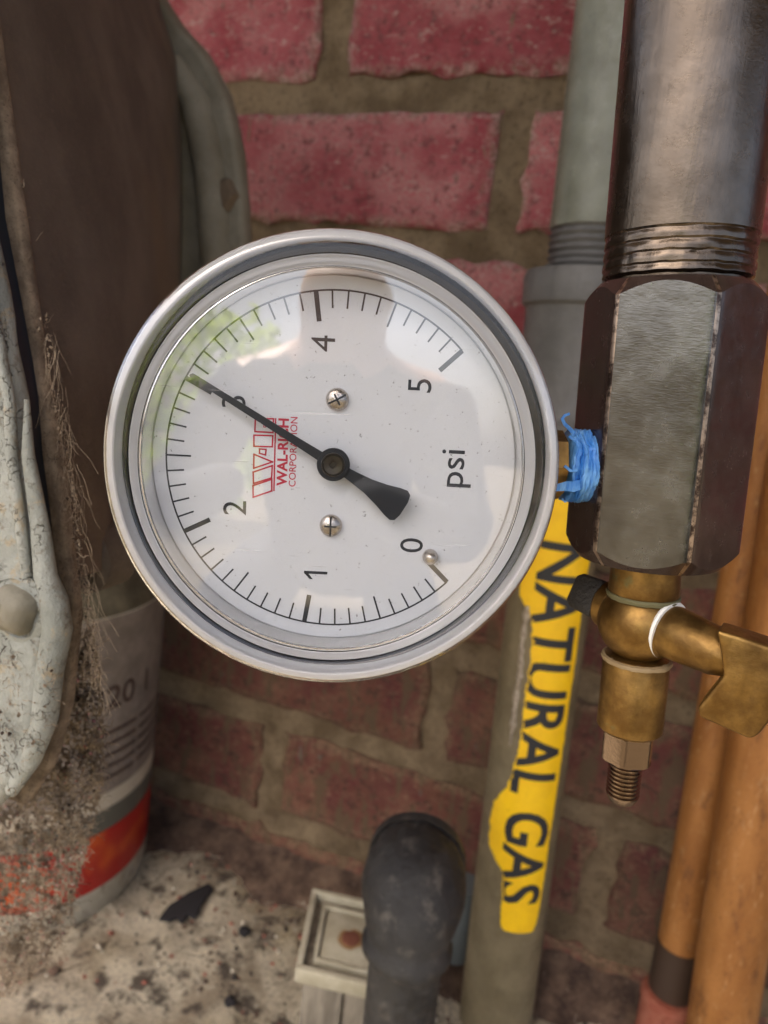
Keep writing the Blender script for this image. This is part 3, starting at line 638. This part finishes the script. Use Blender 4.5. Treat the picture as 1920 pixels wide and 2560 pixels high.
v, f = lathe([(13.5, 0), (14.2, 1.5), (14.2, 44), (13.4, 46.5), (11.6, 47)], (64.6, 386, -376), (-.02, 0, 1), 48); fit_ = obj('fitting', v, f, M_COPPER, c1_)
v, f = lathe([(14.1, 40), (15.1, 41), (15.1, 44), (14.0, 45.2)], (64.6, 386, -376), (-.02, 0, 1), 48); obj('rim', v, f, M_COPPER, fit_)
v, f = tube([(61.5, 372.3, -374), (60.8, 372.3, -333)], 1.4, 10); obj('seam', v, f, M_COPPER, fit_)

# ------------------------------------------------------------------ black iron elbow, cream capped post, conduit
eb = thing('iron_elbow', (-62.5, 270, FLOOR), 'black iron pipe elbow rising from the concrete in front of the bricks', 'pipe fitting')
v, f = tube([(-58.4, 266, -376), (-60.6, 266, -310), (-62.0, 265.5, -250)], 16.4, 40); obj('pipe', v, f, M_IRON, eb)
path, rads = [], []
for x, y, z, r in ((-62.0, 265.5, -256, 16.8), (-62.0, 265.5, -255.4, 19.6), (-62.0, 265.6, -254, 20.4), (-62.1, 265.7, -251.5, 20.4), (-62.2, 266, -250, 18.6), (-62.4, 266.4, -248, 18.6), (-62.6, 267.2, -245, 20.0), (-63.4, 270, -240.5, 21.9), (-64.8, 275, -237, 23.6), (-66.4, 281, -235.4, 24.4), (-68, 287, -235.2, 24.2), (-69.4, 292, -235.6, 23), (-70, 295, -236, 22.8), (-70.2, 295.6, -236, 24), (-71.6, 302, -236, 24), (-71.8, 303, -236, 22.5)):
    path.append(Vector((x, y, z))); rads.append(r)
v, f = tube(path, rads, 56); obj('elbow', rough(v, .5, .08), f, M_IRON, eb, smooth=40)

po_ = Vector((-111.6, 334, -330)); au = Vector((55, 12, 0)).normalized(); av = Vector((-19, 58, 0)).normalized()
def pq(u, w, z): return po_ + au*u + av*w + Vector((0, 0, z))
def slab(u0, u1, w0, w1, z0, z1, bev=.5): return prism([pq(u0, w0, z0), pq(u1, w0, z0), pq(u1, w1, z0), pq(u0, w1, z0)], (0, 0, z1-z0), bev, 2)
post = thing('capped_post', (po_.x, po_.y, FLOOR), 'short grey square post with a cream cap and rusty nail head', 'post')
v, f = slab(-23.5, -.6, -25, 25, -46, -3.6, .8); obj('board', v, f, M_POST, post)
v, f = slab(.6, 23.5, -25, 25, -46, -3.6, .8); obj('board', v, f, M_POST, post)
capb, capf = slab(-25, 25, -27, 27, -3.5, -1.8, .3)
cap_ = obj('cap', capb, capf, M_POST, post)
def ringbars(o1, o2, i1, i2, z0, z1): return join(slab(-o1, o1, -o2, -i2, z0, z1, .5), slab(-o1, o1, i2, o2, z0, z1, .5), slab(-o1, -i1, -i2+.1, i2-.1, z0, z1, .5), slab(i1, o1, -i2+.1, i2-.1, z0, z1, .5))
v, f = ringbars(28, 30.5, 24.5, 26.8, -6, 3.2); obj('outer_rim', v, f, M_CREAM, cap_)
v, f = ringbars(19.5, 21, 17, 18.5, -1.9, 2.0); obj('inner_rim', v, f, M_CREAM, cap_)
v, f = slab(-16, 16, -17.4, 17.4, -1.9, .9, .4); obj('plate', v, f, M_CREAM, cap_)
v, f = lathe([(7.6, .86), (7.4, 1.0), (.1, 1.02)], po_, (0, 0, 1), 28); obj('rust_stain', rough(v, .8, .25), f, plain('rust_stain', (.26, .15, .06), .9), cap_)
v, f = lathe([(5.4, .95), (5.1, 1.7), (3.2, 2.2), (.1, 2.3)], po_, (0, 0, 1), 28); obj('nail_head', rough(v, .4, .4), f, M_RUST, cap_)
cdt = P(1150, 2350, 398)
v, f = tube([(cdt.x-1, 398, -376), (cdt.x-3.5, 398, -318)], 10.5, 32); tag(obj('plastic_conduit', v, f, plain('pale_blue_plastic', (.13, .15, .15), .6)), 'short pale blue-grey conduit stub between the elbow and the tall grey pipe', 'conduit')

# ------------------------------------------------------------------ jug with the red band
JT = Vector((.045, -.02, 1)).normalized(); JB = Vector((-354, 336, -372.5)); JR = 74.0
jug = thing('plastic_jug', JB, 'pale plastic jug with red band and dusty label standing on the concrete', 'jug')
M_JUG = plain('off_white_plastic', (.50, .46, .37), .45)
def jl(prof, n=96): return lathe(prof, JB, JT, n)
def band(name, h0, h1, mat, dr=.5, parent=None):
    v, f = jl([(JR+dr-.5, h0), (JR+dr, h0+.3), (JR+dr, h1-.3), (JR+dr-.5, h1)]); return obj(name, v, f, mat, parent or jug)
t = NT('jug_body_plastic'); c = t.mix(t.ramp(t.noise(.05, 5), .35, .7), (.36, .32, .24), (.50, .46, .36)); c = t.mix(t.ramp(t.noise(.12, 6, .7), .52, .66, 0, .8), c, (.16, .12, .07)); t.set(Base_Color=c, Roughness=.5); t.bump(t.noise(.1, 4), .5); M_JUG = t.m
v, f = jl([(60, 0), (70, .5), (73, 3), (JR, 7), (JR, 214)]); obj('body', v, f, M_JUG, jug)
t = NT('dusty_shoulder'); c = t.mix(t.ramp(t.noise(.08, 6, .7), .35, .7), (.085, .072, .042), (.17, .145, .09)); t.set(Base_Color=c, Roughness=.7); M_SHO = t.m
v, f = jl([(JR-.3, 214), (JR-1.5, 219), (JR-12, 236), (40, 255), (26, 262), (25, 275), (20, 277)]); obj('shoulder', v, f, M_SHO, jug)
t = NT('red_print'); c = t.mix(t.ramp(t.noise(.035, 4, .5), .45, .68), (.34, .010, .007), (.50, .075, .012)); t.set(Base_Color=c, Roughness=.4); M_JRED = t.m
t = NT('dusty_brown_label'); c = t.mix(t.ramp(t.noise(.06, 6, .7), .35, .7), (.16, .13, .105), (.24, .20, .165)); t.set(Base_Color=c, Roughness=.7); M_JLAB = t.m
band('red_band', 24, 66, M_JRED); band('grey_band', 66.2, 82, plain('dark_grey_print', (.10, .095, .075), .5)); band('white_stripe', 82.2, 94, plain('pale_print', (.48, .42, .32), .5)); jlb = band('label', 94.2, 213, M_JLAB)
e1, e2, jd = frame(JT)
def onj(a, h, dr):                               # a measured from +x towards -y
    c = JB + jd*h; return c + (Vector((1, 0, 0))-jd*jd.x).normalized()*(JR+dr)*cos(a) + (Vector((0, -1, 0))+jd*jd.y).normalized()*(JR+dr)*sin(a)
v2, f2 = glyphs('20 1', 22, .3); xs = [p[0] for p in v2]
obj('lettering', [onj(.02 - x/JR, 160+y, .9) for x, y in v2], f2, plain('brown_print', (.06, .035, .026), .6), jlb, smooth=0)
lv, lf = [], []
for j in range(5):
    for (a0, a1) in ((-.52, -.1), (-.06, .45)):
        b = len(lv)
        for k in range(9): a = a0+(a1-a0)*k/8; lv += [onj(a, 104+j*8, .8), onj(a, 106.4+j*8, .8)]
        lf += [(b+2*k, b+2*k+2, b+2*k+3, b+2*k+1) for k in range(8)]
obj('print_lines', lv, lf, bpy.data.materials['brown_print'], jlb)

# ------------------------------------------------------------------ gas meter at the left
met = thing('gas_meter', (-200, 200, -160), 'bulky pale grey-green cast gas meter with cracked paint at the left edge', 'gas meter')
FY = 112.0
edge = [(-42, -60), (-20, 300), (0, 540), (50, 800), (87, 1000), (94, 1137), (119, 1325), (131, 1440), (158, 1500), (160, 1570), (146, 1680), (132, 1800), (100, 1900), (50, 1975), (-40, 2060)]
poly = [P(px, py, FY) for px, py in edge] + [Vector((-195, FY, -115)), Vector((-195, FY, 80))]
v, f = prism(poly, (0, -5.5, 0), 2.4, 4, sub=2); obj('front_cover', rough(v, .7, .12), f, M_METER, met, smooth=60)
v, f = tube([P(px-20, py, FY-4.5) for px, py in edge[4:14]], [.5, 1.2, 1.9, 2.4, 2.8, 3.0, 3.0, 2.8, 2.4, 1.6], 16); obj('edge_bead', rough(v, .9, .16), f, M_METER, met)
v, f = tube([P(px-64, py, FY-5.6) for px, py in edge[1:8]], [1.2]*7, 12); obj('cast_rib', rough(v, .3, .2), f, M_METER, met)
bc_ = P(42, 1520, FY-5.5)
v, f = lathe([(8.2, 2), (8.0, .2), (6.6, -.4), (6.2, .3)], bc_, (0, 1, 0), 40); bs_ = obj('bolt_seat', rough(v, .4, .3), f, M_METER, met)
v, f = lathe([(5.4, 1), (5.3, -1.6), (4.6, -3.2), (2.6, -4.4), (.1, -4.8)], bc_, (0, 1, 0), 6 if False else 28); obj('bolt', rough(v, 1.0, .3), f, M_FLANGE, met, smooth=60)
v, f = prism([p + Vector((-3.0, .05, 0)) for p in poly], (0, 4.0, 0)); obj('gasket', v, f, M_GASKET, met)
fedge = [(-60, -200), (7, 49), (105, 785), (141, 1000), (172, 1200), (203, 1434), (214, 1520), (205, 1640), (190, 1760), (150, 1900), (90, 2000)]
fp_ = [P(px, py, 119) for px, py in fedge] + [Vector((-205, 119, -120)), Vector((-205, 119, 90))]
v, f = prism(fp_, (0, -3, 0), .8, 2, sub=1); obj('body_flange', rough(v, .6, .2), f, M_WEB, met, smooth=60)
# side wall lofted from the front flange to the rear flange
fr_ = [P(px, py, 119.2) + Vector((-1.5, 0, 0)) for px, py in ((-60, -250), (7, 49), (60, 450), (105, 785), (141, 1000), (172, 1200), (203, 1400), (215, 1445))]
re_ = [P(px, py, 292) for px, py in ((360, -250), (400, 20), (440, 150), (452, 330), (455, 520), (450, 800), (430, 1150), (395, 1345))]
vs, fs = [], []; NS = 26
for j in range(NS+1):
    u = j/NS
    for A, B in zip(fr_, re_):
        p = A.lerp(B, u); bul = sin(u*pi)*5; vs.append(p + Vector((bul*.8, 0, 0)) + Vector((sin(u*9)*.8, 0, 0)))
nA = len(fr_)
for j in range(NS):
    for k in range(nA-1): fs.append((j*nA+k, j*nA+k+1, (j+1)*nA+k+1, (j+1)*nA+k))
# underside and closing faces to give the casting its body
b0 = len(vs)
for j in range(NS+1): vs.append(vs[j*nA+nA-1] + Vector((-95, 0, -2)))
for j in range(NS): fs.append((j*nA+nA-1, b0+j, b0+j+1, (j+1)*nA+nA-1))
b1 = len(vs)
for j in range(NS+1): vs.append(vs[j*nA] + Vector((-95, 0, 0)))
for j in range(NS): fs.append((j*nA, (j+1)*nA, b1+j+1, b1+j)); fs.append((b0+j, b1+j, b1+j+1, b0+j+1))
obj('side_wall', vs, fs, M_GRIME_SHADE, met, smooth=60)
redge = [(330, -260), (352, -80), (440, 60), (505, 130), (560, 235), (592, 380), (604, 520), (610, 640), (606, 900), (585, 1200), (545, 1330)]
rpoly = [P(px, py, 296) for px, py in redge] + [P(380, 1345, 296), P(380, 400, 296), P(250, -150, 296)]
v, f = prism(rpoly, (0, 9, 0), 3.2, 4); obj('rear_flange', v, f, M_FLANGE, met)
r2 = [P(px+6, py-4, 310) for px, py in redge] + [P(440, 1345, 310), P(440, 400, 310), P(270, -150, 310)]
v, f = prism(r2, (0, 8, 0), 3, 3); obj('rear_cover', v, f, M_FLANGE, met)
v, f = tube([P(px-68, py+30, 295) for px, py in redge[3:9]], [5, 7, 7.5, 7.5, 7, 5], 20); obj('rear_rib', v, f, M_FLANGE, met)
v, f = lathe([(8, 6), (8, -3), (6.5, -5), (.1, -5.5)], P(563, 490, 297), (0, 1, 0), 6); obj('rear_bolt', v, f, M_GRIME_SHADE, met)
v, f = lathe([(9, 8), (9, -2), (7, -4), (.1, -5)], P(222, 1395, 140), (0, 1, .0), 24); obj('lower_lug', v, f, M_GRIME_SHADE, met)

# ------------------------------------------------------------------ cobweb and debris hanging under the meter
def inside(pt, pg):
    x, y = pt; c = False; j = len(pg)-1
    for i in range(len(pg)):
        (x1, y1), (x2, y2) = pg[i], pg[j]
        if (y1 > y) != (y2 > y) and x < (x2-x1)*(y-y1)/(y2-y1)+x1: c = not c
        j = i
    return c
WEBP = [(160, 1690), (200, 1600), (228, 1560), (250, 1680), (262, 1800), (262, 1930), (240, 2040), (215, 2130), (190, 2230), (170, 2330), (110, 2420), (30, 2480), (-60, 2520), (-80, 2060), (20, 2010), (90, 1950), (130, 1860), (150, 1760)]
def web_y(px, py): return 122 + (py-1560)*.045 + noise.fractal(Vector((px*.012, py*.012, 2)), 1, 2, 4)*5
wv, wf, idx = [], [], {}
st = 7
def wvid(i, j):
    if (i, j) not in idx:
        px, py = i*st + 3*noise.noise(Vector((i*.9, j*.9, 1))), j*st + 3*noise.noise(Vector((i*.9, j*.9, 8)))
        idx[(i, j)] = len(wv); wv.append(P(px, py, web_y(px, py)))
    return idx[(i, j)]
for i in range(-14, 45):
    for j in range(215, 365):
        px, py = i*st+3, j*st+3
        if not inside((px, py), WEBP): continue
        dens = noise.fractal(Vector((px*.018, py*.018, 5)), 1, 2, 4)
        if dens < -.34 or (py > 2120 and dens < (-.42 if px > 50 else -.12)) or rnd.random() < .30: continue
        a = (wvid(i, j), wvid(i+1, j), wvid(i+1, j+1), wvid(i, j+1)); wf.append(a)
parts = [(wv, wf)]; mats_i = [0]*len(wf)
def addp(p, mi):
    parts.append(p); mats_i.extend([mi]*len(p[1]))
def webpt():
    while True:
        px, py = rnd.uniform(-40, 265), rnd.uniform(1560, 2480)
        if inside((px, py), WEBP): return px, py
def chip(c, r):
    bmx = []
    base = [(1, 0, 0), (-1, 0, 0), (0, 1, 0), (0, -1, 0), (0, 0, 1), (0, 0, -1)]
    ff = [(0, 2, 4), (2, 1, 4), (1, 3, 4), (3, 0, 4), (2, 0, 5), (1, 2, 5), (3, 1, 5), (0, 3, 5)]
    return [Vector(c)+Vector([x*r*rnd.uniform(.4, 1.4) for x in b_])+Vector((rnd.uniform(-.4, .4), rnd.uniform(-.4, .4), rnd.uniform(-.4, .4)))*r for b_ in base], ff
for k in range(3600):                             # fibres
    px, py = webpt(); n = rnd.randint(4, 7); a = rnd.uniform(0, 2*pi); pts = []
    for i in range(n):
        pts.append(P(px, py, web_y(px, py)-rnd.uniform(.2, 2.2))); a += rnd.uniform(-1.1, 1.1); px += cos(a)*8; py += sin(a)*8
    addp(tube(pts, rnd.uniform(.03, .09), 3, cap=False), rnd.choice((1, 1, 1, 0, 0, 2)))
ledge = [(15, 120), (60, 450), (108, 785), (142, 1000), (172, 1200), (205, 1434), (222, 1560), (235, 1700)]
for k in range(110):                              # dust fibres lying on the lower cover
    px, py = rnd.uniform(-10, 140), rnd.uniform(1600, 1990)
    if px > 150 - max(0, py-1750)*.45: continue
    a = rnd.uniform(0, 2*pi); pts = []
    for i in range(rnd.randint(3, 6)): pts.append(P(px, py, FY-rnd.uniform(5.8, 8.2))); a += rnd.uniform(-1, 1); px += cos(a)*8; py += sin(a)*8
    addp(tube(pts, rnd.uniform(.03, .1), 3, cap=False), rnd.choice((0, 0, 1, 2)))
    if k % 4 == 0: addp(chip(pts[0], rnd.choice((.2, .3, .5))), rnd.choice((0, 0, 2)))
for k in range(150):                              # long hanging threads
    u = rnd.uniform(2.2, 6.99); i0 = int(u); q = u-i0
    px = ledge[i0][0]*(1-q)+ledge[i0+1][0]*q + rnd.gauss(4, 14); py = ledge[i0][1]*(1-q)+ledge[i0+1][1]*q; yy = rnd.uniform(112, 118); dx = rnd.gauss(.1, .25); pts = []
    for i in range(9): pts.append(P(px + 3*sin(i*.9+k), py, yy)); px += dx*14; py += rnd.uniform(8, 18)
    addp(tube(pts, rnd.uniform(.018, .04), 3, cap=False), 1)
for k in range(230):                              # fibres along the meter's edge
    u = rnd.uniform(0, 6.99) if k % 6 == 0 else rnd.uniform(3, 6.99); i0 = int(u); q = u-i0
    px = ledge[i0][0]*(1-q)+ledge[i0+1][0]*q + rnd.gauss(-4, 9); py = ledge[i0][1]*(1-q)+ledge[i0+1][1]*q
    a = rnd.gauss(pi/2, .7) if rnd.random() < .7 else rnd.uniform(0, 2*pi); pts = []; yy = rnd.uniform(113.5, 117.2)
    for i in range(rnd.randint(3, 7)):
        pts.append(P(px, py, yy)); a += rnd.uniform(-.9, .9); px += cos(a)*6; py += sin(a)*8; yy -= rnd.uniform(-.2, .2)
    addp(tube(pts, rnd.uniform(.02, .07), 3, cap=False), rnd.choice((1, 0, 0, 2)))
for k in range(1500):                             # grit and crumbs caught in the web
    px, py = webpt(); r = rnd.choice((.15, .2, .25, .35, .5)) ; addp(chip(P(px, py, web_y(px, py)-rnd.uniform(.1, 1.2)), r), rnd.choice((0, 0, 1, 1, 2, 2, 3, 3, 4, 5)))
for k in range(260):
    u = rnd.uniform(2, 6.99); i0 = int(u); q = u-i0; px = ledge[i0][0]*(1-q)+ledge[i0+1][0]*q + rnd.gauss(0, 8); py = ledge[i0][1]*(1-q)+ledge[i0+1][1]*q
    addp(chip(P(px, py, rnd.uniform(114, 117.5)), rnd.choice((.15, .2, .3, .4))), rnd.choice((0, 0, 2, 1)))
v, f = join(*parts)
wo = obj('cobweb', v, f, None, mats=[M_WEB, M_THREAD, plain('dark_crumb', (.035, .022, .016), .9), plain('pale_crumb', (.55, .48, .40), .8), plain('brick_crumb', (.45, .15, .10), .8), plain('pink_crumb', (.50, .22, .22), .8)], fm=mats_i, smooth=0)
tag(wo, 'dusty brown cobweb full of grit hanging from the gas meter edge', 'cobweb', kind='stuff')

# ------------------------------------------------------------------ scraps on the concrete
def floor_at(px, py):
    d = ray(px, py); p = d*(FLOOR/d.z); return Vector((p.x, p.y, floor_h(p.x, p.y)))
M_CHAR = plain('charred_black', (.012, .010, .011), .9)
pp = [(398, 2300), (420, 2270), (470, 2238), (520, 2222), (532, 2232), (505, 2268), (488, 2300), (470, 2290), (455, 2312), (440, 2296), (425, 2308)]
v, f = prism([floor_at(*p) + Vector((0, 0, 1.2)) for p in pp], (0, 0, 2.2), .4, 2); tag(obj('charred_scrap', rough(v, .6, .15), f, M_CHAR, smooth=60), 'flat black charred scrap lying on the pale concrete near the jug', 'scrap')
for (px, py, r, mt, lb) in ((612, 2330, 4.2, M_CHAR, 'round dark pebble on the concrete between the black scrap and the capped post'), (575, 2500, 3.4, M_CHAR, 'small black flake near the bottom edge on the concrete'), (135, 2430, 3.4, M_SOIL, 'small brown clod on the concrete below the hanging cobweb')):
    c = floor_at(px, py); bm = bmesh.new(); bmesh.ops.create_icosphere(bm, subdivisions=3, radius=r); v = [Vector((q.co.x, q.co.y, q.co.z*.55)) for q in bm.verts]; bm.verts.index_update(); f = [tuple(x.index for x in q.verts) for q in bm.faces]; bm.free()
    v = [c + Vector((0, 0, r*.3)) + Vector(q)*(1+.35*noise.noise(Vector(q)*.35+c)) for q in v]; tag(obj('pebble', v, f, mt), lb, 'pebble')

# ------------------------------------------------------------------ what the window mirrors: the photographer and the shrub behind
def skinned(name, pts, edges, rad, levels=2):
    me = bpy.data.meshes.new(name); me.from_pydata([mm(p) for p in pts], edges, []); me.update()
    o = bpy.data.objects.new(name, me); COL.link(o)
    o.modifiers.new('skin', 'SKIN')
    if not me.skin_vertices: me.skin_vertices.new()
    for i, sv in enumerate(me.skin_vertices[0].data): sv.radius = (rad[i]*S, rad[i]*S); sv.use_root = (i == 0)
    sb = o.modifiers.new('sub', 'SUBSURF'); sb.levels = sb.render_levels = levels
    dg = bpy.context.evaluated_depsgraph_get(); dg.update(); me2 = bpy.data.meshes.new_from_object(o.evaluated_get(dg))
    vs = [(v.co.x/S, v.co.y/S, v.co.z/S-EYE) for v in me2.vertices]; fs = [tuple(p.vertices) for p in me2.polygons]
    bpy.data.objects.remove(o); return vs, fs
PX, PY = 300, -930
def pb(x, y, z): # person frame: x to the person's left as seen from the wall, y towards the wall
    c, s_ = cos(radians(26)), sin(radians(26)); return (PX + x*c - y*s_, PY + x*s_ + y*c, z)
pts = [pb(0, -250, -250), pb(0, -170, -110), pb(0, -60, 20), pb(0, 0, 75), pb(0, 20, 135), pb(0, 40, 200), pb(0, 45, 275),
       pb(-165, -5, 50), pb(-230, 130, -140), pb(-110, 300, -90), pb(-70, 340, -70), pb(165, -5, 50), pb(230, 130, -140), pb(110, 300, -90), pb(70, 340, -70),
       pb(-110, -320, -260), pb(-170, 10, -330), pb(-140, -380, -345), pb(110, -320, -260), pb(170, 10, -330), pb(140, -380, -345)]
eds = [(0, 1), (1, 2), (2, 3), (3, 4), (4, 5), (5, 6), (3, 7), (7, 8), (8, 9), (9, 10), (3, 11), (11, 12), (12, 13), (13, 14), (0, 15), (15, 16), (16, 17), (0, 18), (18, 19), (19, 20)]
rad = [150, 150, 160, 120, 58, 88, 78, 66, 48, 36, 30, 66, 48, 36, 30, 95, 62, 50, 95, 62, 50]
v, f = skinned('person', pts, eds, rad)
M_CLOTH = plain('navy_cloth', (.012, .014, .02), .9); M_SKIN = plain('skin', (.38, .22, .15), .5)
zc_ = 105; fmi = [1 if sum(v[i][2] for i in q)/len(q) > zc_ else 0 for q in f]
tag(obj('person', v, f, None, mats=[M_CLOTH, M_SKIN], fm=fmi, smooth=60), 'crouching person in dark clothes, mirrored faintly in the gauge window', 'person')

# shrub beyond the photographer, seen only in the window's reflection
shr = thing('garden_shrub', (330, -2700, FLOOR), 'green leafy shrub behind the camera, mirrored at the gauge window edge', 'shrub')
t = NT('shrub_leaf'); t.set(Base_Color=(.22, .34, .05), Roughness=.5); tl = t.n('ShaderNodeBsdfTranslucent'); tl.inputs[0].default_value = (.42, .55, .06, 1); mx = t.n('ShaderNodeMixShader'); mx.inputs[0].default_value = .5
t.l(t.b.outputs[0], mx.inputs[1]); t.l(tl.outputs[0], mx.inputs[2]); t.l(mx.outputs[0], t.t.nodes['Material Output'].inputs[0]); M_LEAF = t.m
lv, lf = [], []
for k in range(2600):
    d = Vector((rnd.gauss(0, 1), rnd.gauss(0, 1), rnd.gauss(0, 1))).normalized()*rnd.uniform(.55, 1)**.5
    c = Vector((300+d.x*430*(1+.3*noise.noise(d*2)), -2700+d.y*350, 60+d.z*430*(1+.3*noise.noise(d*2.3)))); u = Vector((rnd.gauss(0, 1), rnd.gauss(0, 1), rnd.gauss(0, 1))).normalized(); w = u.orthogonal().normalized()
    b = len(lv); lv += [c-u*26, c+w*11, c+u*26, c-w*11]; lf.append((b, b+1, b+2, b+3))
obj('crown', lv, lf, M_LEAF, shr, smooth=0)
v, f = tube([(330, -2700, FLOOR-12), (335, -2690, -200), (340, -2700, -60)], [26, 20, 12], 12); obj('stem', v, f, M_POST, shr)

# ------------------------------------------------------------------ litter on the concrete: grit, flakes and dry stalks
parts = []; mats_i = []
def addl(p, mi): parts.append(p); mats_i.extend([mi]*len(p[1]))
for k in range(1500):
    x, y = rnd.uniform(-330, 60), 400 - abs(rnd.gauss(0, 75))
    if hypot(x-JB.x, y-JB.y) < JR+1: continue
    addl(chip((x, y, floor_h(x, y)+.3), rnd.choice((.4, .5, .7, .9, 1.3, 1.9))), rnd.choice((0, 0, 1, 1, 2, 3)))
for k in range(220):
    x, y = rnd.uniform(-320, 40), 410 - abs(rnd.gauss(0, 70)); a = rnd.uniform(0, 2*pi); pts = []
    if hypot(x-JB.x, y-JB.y) < JR+8: continue
    for i in range(rnd.randint(3, 6)):
        pts.append((x, y, floor_h(x, y)+rnd.uniform(.4, 2.5))); a += rnd.uniform(-.6, .6); x += cos(a)*4; y += sin(a)*4
    addl(tube(pts, rnd.uniform(.1, .28), 3, cap=False), rnd.choice((0, 1, 2)))
v, f = join(*parts)
gl_ = obj('floor_grit', v, f, None, mats=[M_SOIL, plain('pale_grit', (.42, .37, .28), .9), plain('dark_grit', (.03, .024, .02), .9), plain('brick_grit', (.26, .09, .06), .9)], fm=mats_i, smooth=0)
tag(gl_, 'loose grit, crumbs and dry stalks scattered over the concrete', 'grit', kind='stuff')
